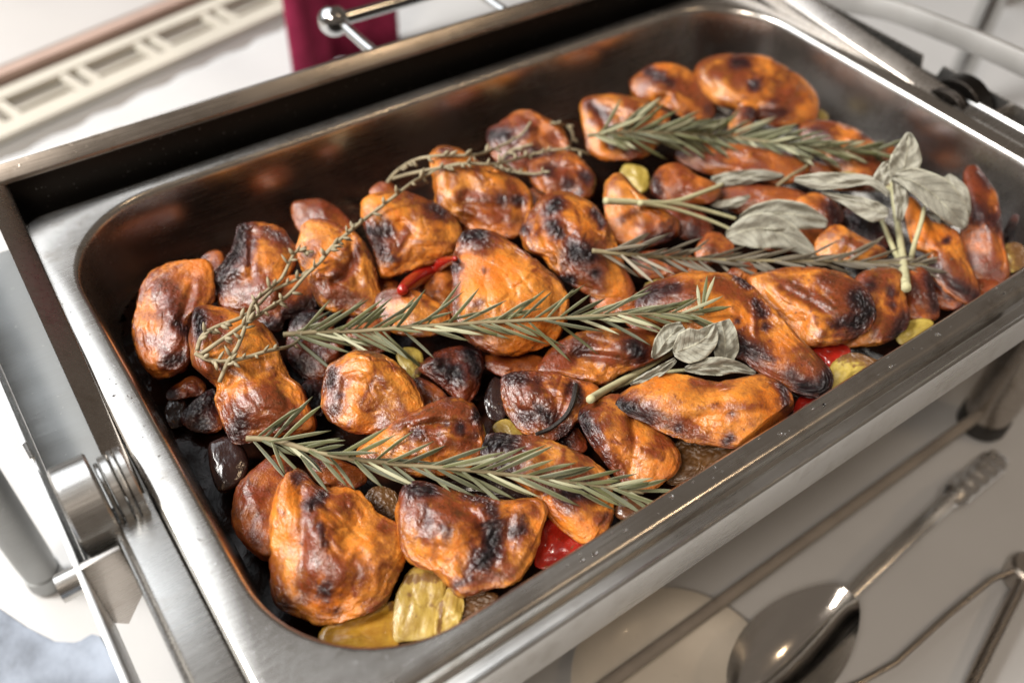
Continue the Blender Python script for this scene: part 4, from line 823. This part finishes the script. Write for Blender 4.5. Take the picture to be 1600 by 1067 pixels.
# ------------------------------------------------------------------ herbs
def setattrs(me, **kw):
    for k, v in kw.items():
        a = me.attributes.new(k, 'FLOAT', 'POINT'); a.data.foreach_set('value', np.asarray(v, np.float32))
def needle(parent, base, tip, side, width, mat, bend, tone):
    """rolled narrow leaf: closed six-sided cross-section, pale below, dark groove on top"""
    n = 9; T = np.linspace(0, 1, n); ax = tip - base; L = np.linalg.norm(ax); ax = ax / L
    side = unit(side - ax * (side @ ax)); nn = np.cross(side, ax); nn = nn if nn @ (CAM - base) > 0 else -nn
    V = []; und = []; F = []
    for t in T:
        p = base + ax * L * t + nn * (bend * L * 4 * t * (1 - t) * 0.5) + side * bend * L * 0.3 * t * t
        wd = width * (0.35 + 0.65 * math.sin(min(1, t * 1.5 + 0.15) * math.pi / 2)) * (1 - max(0, t - 0.72) / 0.28 * 0.9)
        for a, b, u in ((0.0, 0.08, 0.0), (0.30, 0.30, 0.10), (0.5, 0.0, 0.95), (0.25, -0.28, 1.0), (0, -0.10, 1.0), (-0.25, -0.28, 1.0), (-0.5, 0.0, 0.95), (-0.30, 0.30, 0.10)):
            V.append(p + side * a * wd + nn * b * wd); und.append(u)
    k = 8
    for i in range(n - 1):
        for j in range(k): F.append([i * k + j, i * k + (j + 1) % k, (i + 1) * k + (j + 1) % k, (i + 1) * k + j])
    F.append(list(range(k))); F.append(list(range((n - 1) * k, n * k))[::-1])
    me = mesh('needle', V, F); setattrs(me, under=np.clip(np.array(und) * random.uniform(0.3, 1.0) + (random.random() < 0.14) * 0.5, 0, 1), tone=np.full(len(V), tone))
    return link('needle', me, mat, parent)
def rosemary(label, pts, nn, lens, mat, spread=(0.22, 0.75), lift=0.004, q=0.15, extra=(), tip_dense=True, width=0.0018, deg=3):
    P, f = drape(pts, 60, lift, 9); S = at_depth(P[:, 0], P[:, 1], f)
    root = empty('rosemary_sprig', tuple(S[0]), label, 'herb sprig', 'rosemary sprigs on the chicken')
    V, F = tube_geo(S, np.linspace(0.0014, 0.0007, 60), 8); me = mesh('stem', V, F); setattrs(me, under=np.zeros(len(V)), tone=rng.random(len(V))); link('stem', me, M_WOOD, root)
    for k in range(nn):
        s = 0.03 + 0.95 * (k + random.uniform(-0.3, 0.3)) / nn; s = min(max(s, 0.0), 0.985); i = int(s * 58); b = S[i] + (S[i + 1] - S[i]) * (s * 58 - i)
        ax = unit(S[min(i + 2, 59)] - S[max(i - 2, 0)]); v = unit(CAM - b); sd = unit(np.cross(v, ax))
        sg = 1 if k % 2 else -1
        ang = random.uniform(*spread) * (1 - 0.45 * s) * random.choice((0.7, 1.0, 1.0, 1.25)); el = random.uniform(-0.45, 0.85)
        d = unit(ax * math.cos(ang) + (sd * sg * math.cos(el) + v * math.sin(el)) * math.sin(ang))
        L = random.uniform(*lens) * (1.0 - 0.35 * max(0, s - 0.7) / 0.3)
        tip = b + d * L
        px = RX @ (tip - CAM) / depth_of(tip) * FPX + 800; py = RY @ (tip - CAM) / depth_of(tip) * FPX + 533.5
        hd = hit_depth(px, py, -0.05)[0]
        if depth_of(tip) > hd - 0.001: tip = at_depth(px, py, max(hd - 0.002, depth_of(b) - 0.012))
        needle(root, b, tip, unit(np.cross(v, d)), width * random.uniform(0.8, 1.25), mat, random.uniform(-0.22, 0.30), random.random() ** 1.4)
    for (x0, y0, x1, y1) in extra:
        b = at_depth(x0, y0, hit_depth(x0, y0, -0.02)[0] - lift); d1 = hit_depth(x1, y1, -0.02)[0]; tip = at_depth(x1, y1, min(d1 - 0.003, depth_of(b) + 0.002))
        needle(root, b, tip, unit(np.cross(unit(CAM - b), tip - b)), width, mat, 0.05, random.random())
    return root
rosemary('fresh green rosemary sprig lying across the middle of the pan', [(443,523),(490,519),(560,517),(640,511),(740,505),(850,499),(950,492),(1040,490),(1100,491)], 86, (0.019, 0.034), M_ROS, lift=0.005, spread=(0.25, 0.95),
         extra=[(1095,487,1118,432),(1094,487,1090,445),(1096,488,1106,430),(1090,490,1142,480)])
rosemary('green rosemary sprig lying nearest the front rim, silvery at its tip', [(385,685),(430,688),(490,705),(560,718),(640,727),(720,733),(800,742),(890,752),(960,763),(1005,770)], 64, (0.019, 0.034), M_ROS, lift=0.004, spread=(0.25, 0.9),
         extra=[(420,690,518,674),(425,690,445,742),(470,712,512,770)])
rosemary('dry greyish rosemary sprig lying right of the blistered piece', [(925,392),(985,398),(1060,404),(1140,407),(1220,408),(1320,409),(1400,412),(1450,414)], 72, (0.018, 0.028), M_ROSD, lift=0.004)
rosemary('thick green rosemary sprig at the back of the pan', [(918,212),(980,207),(1050,208),(1120,212),(1200,222),(1290,232),(1385,236)], 110, (0.020, 0.034), M_ROS, lift=0.008, q=0.10, spread=(0.25, 0.8), width=0.0021)
# drooping side branch of the back sprig
def stemline(root, pts, r0, r1, mat, n=30, lift=0.003, name='stem', deg=2, q=0.15, dr=False):
    P, f = drape(pts, n, lift) if dr else rest(pts, n, lift, deg, q); S = at_depth(P[:, 0], P[:, 1], f); V, F = tube_geo(S, np.linspace(r0, r1, n), 8); me = mesh(name, V, F)
    setattrs(me, under=np.zeros(len(V)), tone=rng.random(len(V))); link(name, me, mat, root); return S

def sage_leaf(root, mid, wl, wr, dz, under=0.0, n=30, k=13, cup=0.25, curl=0.0, base=None):
    """mid: centre line in the picture, wl / wr: half widths left and right of it in pixels, dz: height above the food along the line (mm)"""
    M = catmull(mid, n, False); T = np.gradient(M, axis=0); T /= np.linalg.norm(T, axis=1)[:, None]; N2 = np.stack([-T[:, 1], T[:, 0]], 1)
    s = np.linspace(0, 1, n)
    hd = base if base is not None else float(np.quantile(hit_depth(M[:, 0], M[:, 1], -0.02), 0.2))
    Z = np.interp(s, np.linspace(0, 1, len(dz)), dz) / 1000
    WL = np.interp(s, np.linspace(0, 1, len(wl)), wl); WR = np.interp(s, np.linspace(0, 1, len(wr)), wr)
    V = []; UV = []
    seed = random.random() * 50
    for layer in (0, 1):
        for i in range(n):
            for j in range(k):
                c = 2 * j / (k - 1) - 1; wv = (WL[i] if c < 0 else WR[i])
                x, y = M[i] + N2[i] * c * wv
                wr_ = pn(np.array([[s[i] * 5, c * 2.5, seed]]))[0] * 0.0032 + pn(np.array([[s[i] * 14, c * 7, seed]]))[0] * 0.0008
                d = hd - Z[i] - cup * abs(c) ** 1.6 * wv * hd / FPX + curl * c * wv * hd / FPX + wr_ + layer * 0.0006
                V.append(at_depth(x, y, d)); UV.append((s[i], j / (k - 1)))
    A = n * k; F = []
    for i in range(n - 1):
        for j in range(k - 1): q = [i * k + j, (i + 1) * k + j, (i + 1) * k + j + 1, i * k + j + 1]; F.append(q); F.append([A + x for x in q[::-1]])
    for i in range(n - 1):
        for j in (0, k - 1): F.append([i * k + j, (i + 1) * k + j, A + (i + 1) * k + j, A + i * k + j])
    for j in range(k - 1):
        for i in (0, n - 1): F.append([i * k + j, i * k + j + 1, A + i * k + j + 1, A + i * k + j])
    me = mesh('leaf', V, F); setattrs(me, under=np.full(len(V), under))
    uvl = me.uv_layers.new(name='UVMap')
    for lp in me.loops: uvl.data[lp.index].uv = UV[lp.vertex_index]
    return link('leaf', me, M_SAGE, root)
# small sage sprig, front
r = empty('sage_sprig', tuple(at(925, 622, z=-0.005)), 'small grey sage sprig with cut stem pointing to the front rim', 'herb sprig', 'sage sprigs on the chicken')
sd = float(hit_depth(1090, 560, -0.01)[0])
stemline(r, [(922,624),(945,610),(972,595),(1000,580),(1030,562),(1054,549)], 0.0021, 0.0013, M_SSTEM, lift=0.004)
stemline(r, [(955,608),(990,594),(1030,583),(1075,578)], 0.0014, 0.0009, M_SSTEM, lift=0.003)
sage_leaf(r, [(1020,560),(1035,540),(1050,522),(1068,510)], [3,16,18,8], [3,14,16,6], [1,3,3,2], cup=0.1, base=sd)
sage_leaf(r, [(1128,572),(1133,545),(1131,520),(1126,502)], [8,20,18,14], [10,22,20,14], [2,4,5,4], cup=0.05, base=sd)
sage_leaf(r, [(1052,551),(1075,543),(1100,530),(1118,508)], [4,26,28,16,4], [6,24,27,20,4], [9,10,10,9], under=0.15, cup=0.30, base=sd)
sage_leaf(r, [(1070,577),(1105,573),(1145,573),(1181,583)], [3,14,15,9,2], [3,12,15,8,2], [8,9,8,4], under=0.0, cup=0.35, base=sd)
sage_leaf(r, [(985,600),(1010,589),(1035,577),(1056,562)], [2,7,8,4], [2,8,8,3], [4,5,5,4], cup=0.2, base=float(hit_depth(1015,588,-0.01)[0]))
# large sage sprig, right
r = empty('sage_sprig', tuple(at(1415, 448, z=0.0)), 'large pale sage sprig standing up from the right end of the pan', 'herb sprig', 'sage sprigs on the chicken')
sd = float(np.quantile(hit_depth([1300,1350,1400,1430,1470], [300,320,300,330,330], -0.01), 0.15))
stemline(r, [(1416,450),(1413,420),(1408,385),(1402,345),(1395,300),(1392,275)], 0.0026, 0.0013, M_SSTEM, lift=0.010)
stemline(r, [(1414,440),(1405,410),(1388,370),(1370,325)], 0.0018, 0.0012, M_SSTEM, lift=0.008)
stemline(r, [(1422,415),(1428,385),(1440,345),(1444,325)], 0.0016, 0.0012, M_SSTEM, lift=0.008)
stemline(r, [(1396,300),(1375,287),(1340,286)], 0.0013, 0.0009, M_SSTEM, lift=0.009)
sage_leaf(r, [(1478,275),(1495,300),(1502,330),(1505,350)], [6,18,16,4], [10,30,22,6], [6,8,6,4], under=0.55, base=sd)
sage_leaf(r, [(1402,290),(1412,262),(1418,232),(1420,207)], [8,24,24,14,3], [8,22,26,16,3], [12,18,20,20], under=0.35, cup=0.2, base=sd)
sage_leaf(r, [(1396,276),(1425,283),(1460,305),(1490,335),(1508,356)], [5,22,32,26,6], [5,16,22,18,4], [16,20,20,16,10], under=0.35, cup=0.25, base=sd)
sage_leaf(r, [(1372,300),(1378,280),(1388,262),(1398,252)], [4,14,12,3], [4,14,14,4], [10,13,14,14], under=0.75, base=sd)
sage_leaf(r, [(1390,305),(1360,284),(1320,284),(1280,285),(1241,281)], [4,6,10,12,3], [4,8,14,16,4], [12,12,11,9,6], under=0.55, cup=0.2, base=sd)
sage_leaf(r, [(1388,333),(1360,326),(1325,312),(1283,301)], [6,20,16,8,2], [5,14,12,5,2], [9,10,9,6], under=0.65, cup=0.1, base=sd)
sage_leaf(r, [(1405,345),(1408,315),(1404,290),(1398,275)], [4,12,10,4], [4,12,12,4], [10,13,15,15], under=0.55, base=sd)
sage_leaf(r, [(1448,330),(1470,342),(1490,350)], [3,10,4], [3,8,4], [7,7,5], under=0.4, base=sd)
# back sage sprig with long petioles
r = empty('sage_sprig', tuple(at(945, 315, z=0.0)), 'sage sprig with long bare stems and two dark grey leaves behind the dry rosemary', 'herb sprig', 'sage sprigs on the chicken')
sd = float(np.quantile(hit_depth([1150,1200,1250,1280], [370,360,350,360], -0.012), 0.2))
stemline(r, [(945,314),(985,316),(1030,318),(1060,314),(1100,300),(1130,288)], 0.0021, 0.0011, M_SSTEM, lift=0.006)
stemline(r, [(1000,318),(1050,318),(1100,328),(1150,342)], 0.0018, 0.0010, M_SSTEM, lift=0.006)
stemline(r, [(1000,318),(1050,326),(1110,345),(1160,367),(1215,390)], 0.0013, 0.0008, M_SSTEM, lift=0.007)
stemline(r, [(1215,290),(1235,275),(1262,258),(1272,235)], 0.0013, 0.0008, M_WOOD, lift=0.006)
sage_leaf(r, [(1155,345),(1190,335),(1240,335),(1293,350)], [5,16,22,20,5], [8,22,26,22,6], [5,9,9,6], under=0.0, cup=0.2, base=sd)
sage_leaf(r, [(1135,370),(1180,357),(1220,365),(1276,398)], [6,22,26,20,3], [8,30,32,20,3], [9,12,11,7], under=0.15, cup=0.2, base=sd)
sage_leaf(r, [(1112,283),(1145,278),(1185,274),(1225,275)], [6,10,10,8,2], [8,14,14,8,2], [6,8,8,6], under=0.2, cup=-0.2, base=float(hit_depth(1165,280,-0.012)[0]))
sage_leaf(r, [(1108,318),(1130,320),(1155,315),(1172,306)], [3,7,8,2], [3,7,7,2], [7,9,9,8], under=1.0, cup=0.1, base=float(hit_depth(1140,318,-0.012)[0]))

# thyme: thin stems with curled leaflets
def thyme(label, lines, dens):
    o0 = lines[0][0]; root = empty('thyme_sprig', tuple(at(o0[0], o0[1], z=-0.01)), label, 'herb sprig', 'thyme sprigs on the chicken')
    LV, LF = [], []
    for pts in lines:
        S = stemline(root, pts, 0.0011, 0.0008, M_THY, n=40, lift=0.0025, dr=True)
        L = np.linalg.norm(np.diff(S, axis=0), axis=1).sum()
        for _ in range(int(L * dens)):
            i = random.randrange(4, 38); b = S[i]; ax = unit(S[i + 1] - S[i]); v = unit(CAM - b); sd_ = unit(np.cross(v, ax)) * random.choice((-1, 1))
            d = unit(ax * random.uniform(0.2, 1) + sd_ * random.uniform(0.2, 0.9) + v * random.uniform(-0.1, 0.7)); ln = random.uniform(0.003, 0.0065)
            pts3 = [b + d * ln * t + v * 0.0012 * math.sin(3 * t) for t in np.linspace(0, 1, 5)]
            V, F = tube_geo(pts3, np.array([0.3, 0.9, 1.0, 0.7, 0.15]) * random.uniform(0.0007, 0.0012), 6); me = mesh('leaf', V, F)
            setattrs(me, under=np.full(len(V), random.random() * 0.5), tone=np.full(len(V), random.random())); link('leaf', me, M_THY, root)
thyme('thin thyme sprig trailing from the left chicken pieces up to the back', [
    [(343,597),(355,568),(372,540),(385,505),(395,475),(420,452),(440,435),(455,405),(465,393),(490,394)],
    [(312,555),(345,532),(385,505),(420,482),(450,462),(478,430),(500,410),(518,388),(545,362),(558,350)],
    [(308,548),(316,525),(340,510),(375,497),(400,480),(425,455),(450,443),(478,430)],
    [(305,552),(330,563),(370,562),(420,548),(455,540),(475,522)],
    [(500,408),(520,385),(555,355),(580,335),(610,312),(645,285),(665,275),(690,262),(720,255)]], 180)
thyme('bare looping thyme sprig along the back of the heap', [
    [(605,286),(620,268),(650,250),(690,243),(730,243),(755,240),(790,225),(815,210),(830,190)],
    [(607,282),(640,272),(690,262),(730,256),(775,257),(810,248),(840,240),(870,234),(897,234),(922,242)],
    [(782,252),(795,238),(815,230),(832,226)],
    [(860,192),(880,196),(893,205),(895,220)],
    [(770,258),(800,268),(835,272),(850,268)]], 110)

# ------------------------------------------------------------------ on the tablecloth, front right
pl = lathe('plate', [(0.004, 0.004), (0.038, 0.004), (0.044, 0.0070), (0.062, 0.010), (0.0632, 0.0095), (0.046, 0.005), (0.038, 0.001), (0.004, 0.001)], tuple(at(1055, 1080, z=TZ)), 'z', M_PLATE, None, 64, 50)
tag(pl, 'cream round plate on the tablecloth below the front rim', 'plate')
bz = TZ + 0.020
p_tip, p_neck, p_end = at(1150, 1112, z=bz), at(1318, 938, z=bz + 0.006), at(1562, 715, z=bz + 0.004)
ax = unit(p_neck - p_tip); sdv = unit(np.cross([0, 0, 1.0], ax)); Lb = np.linalg.norm(p_neck - p_tip)
sp = empty('serving_spoon', tuple(p_neck), 'large polished steel serving spoon with a beaded handle end, lying on the tablecloth', 'spoon')
def spoon():
    n, k = 30, 17; V = []; F = []
    for lay in (0, 1):
        for i in range(n):
            s = i / (n - 1); wd = 0.029 * (math.sin(math.pi * min(1, s * 0.96 + 0.02)) ** 0.55) * (1.0 - 0.25 * s) + 0.002
            for j in range(k):
                c = 2 * j / (k - 1) - 1; dep = 0.018 * (1 - c * c) * math.sin(math.pi * min(1, s + 0.02)) ** 0.7
                V.append(p_tip + ax * Lb * s + sdv * c * wd + np.array([0, 0, 0.010 - dep + lay * 0.0015]))
    A = n * k
    for i in range(n - 1):
        for j in range(k - 1): q = [i * k + j, (i + 1) * k + j, (i + 1) * k + j + 1, i * k + j + 1]; F.append(q); F.append([A + x for x in q[::-1]])
    for i in range(n - 1):
        for j in (0, k - 1): F.append([i * k + j, (i + 1) * k + j, A + (i + 1) * k + j, A + i * k + j])
    for j in range(k - 1):
        for i in (0, n - 1): F.append([i * k + j, i * k + j + 1, A + i * k + j + 1, A + i * k + j])
    link('bowl', mesh('bowl', V, F), M_SPOON, sp, 60)
    hx = unit(p_end - p_neck); Lh = np.linalg.norm(p_end - p_neck); hs = unit(np.cross([0, 0, 1.0], hx)); V = []; F = []
    n = 70
    for i in range(n):
        s = i / (n - 1); wd = 0.0045 + 0.0015 * s + (0.0035 * min(1, (s - 0.6) / 0.05) if s > 0.6 else 0); th = 0.0022
        if s > 0.64: th += 0.0014 * abs(math.sin((s - 0.64) / 0.36 * math.pi * 5))
        zz = 0.010 * math.sin(math.pi * s) + 0.002
        if s > 0.97: wd *= 0.8
        for a, b in ((-1, -0.3), (-0.6, -1), (0.6, -1), (1, -0.3), (0.75, 0.8), (0, 1.15), (-0.75, 0.8)): V.append(p_neck + hx * Lh * s + hs * a * wd + np.array([0, 0, zz + b * th]))
    for i in range(n - 1):
        for j in range(7): F.append([i * 7 + j, i * 7 + (j + 1) % 7, (i + 1) * 7 + (j + 1) % 7, (i + 1) * 7 + j])
    F.append(list(range(7))[::-1]); F.append(list(range((n - 1) * 7, n * 7)))
    link('handle', mesh('handle', V, F), M_SPOONH, sp, 50)
spoon()
tg = empty('serving_tongs', tuple(at(1592, 890, z=TZ + 0.01)), 'dark steel serving tongs on the tablecloth in the lower right corner', 'tongs')
tube('arm', [at(x, y, z=TZ + zz) for x, y, zz in ((1592,888,.016),(1550,905,.014),(1480,962,.011),(1400,1035,.009),(1345,1066,.008),(1300,1085,.008))], 0.0019, M_LID, tg, 10)
tube('arm', [at(x, y, z=TZ + zz) for x, y, zz in ((1600,905,.014),(1565,975,.012),(1530,1045,.010),(1500,1110,.009))], 0.0042, M_LID, tg, 12)
p = at(1600, 895, z=TZ + 0.011); lathe('hinge', [(0.002, -0.009), (0.010, -0.009), (0.011, -0.006), (0.011, 0.008), (0.009, 0.010), (0.002, 0.010)], tuple(p), 'z', M_LID, tg, 28)

# ------------------------------------------------------------------ small water drops on the steel
def drops():
    t = NT('water'); M = t.out(color=rgb(1, 1, 1), rough=0.02); t.b.inputs['Transmission Weight'].default_value = 1.0; t.b.inputs['IOR'].default_value = 1.33
    V, F = [], []
    def drop(c, r):
        k, m_ = 9, 4; b = len(V); st = random.uniform(0.7, 1.6)
        for i in range(m_):
            a = i / m_ * math.pi / 2
            for j in range(k):
                th = 2 * math.pi * j / k; V.append((c[0] + r * math.cos(a) * math.cos(th) * st, c[1] + r * math.cos(a) * math.sin(th), c[2] + r * 0.45 * math.sin(a)))
        V.append((c[0], c[1], c[2] + r * 0.45))
        for i in range(m_ - 1):
            for j in range(k): F.append([b + i * k + j, b + i * k + (j + 1) % k, b + (i + 1) * k + (j + 1) % k, b + (i + 1) * k + j])
        for j in range(k): F.append([b + (m_ - 1) * k + j, b + (m_ - 1) * k + (j + 1) % k, b + m_ * k])
        F.append([b + j for j in range(k)][::-1])
    for _ in range(46): drop((random.uniform(0.10, 0.42), random.uniform(-0.0075, -0.0015), 0.0001), random.choice((0.0003, 0.0004, 0.0005, 0.0005, 0.0008, 0.0011)))
    for _ in range(14): drop((random.uniform(-0.011, -0.003), random.uniform(0.06, 0.24), 0.0001), random.choice((0.0003, 0.0004, 0.0006)))
    o = link('water_drops', mesh('water_drops', V, F), M); tag(o, 'tiny water drops scattered on the steel pan rim', 'water drops', kind='stuff')
drops()
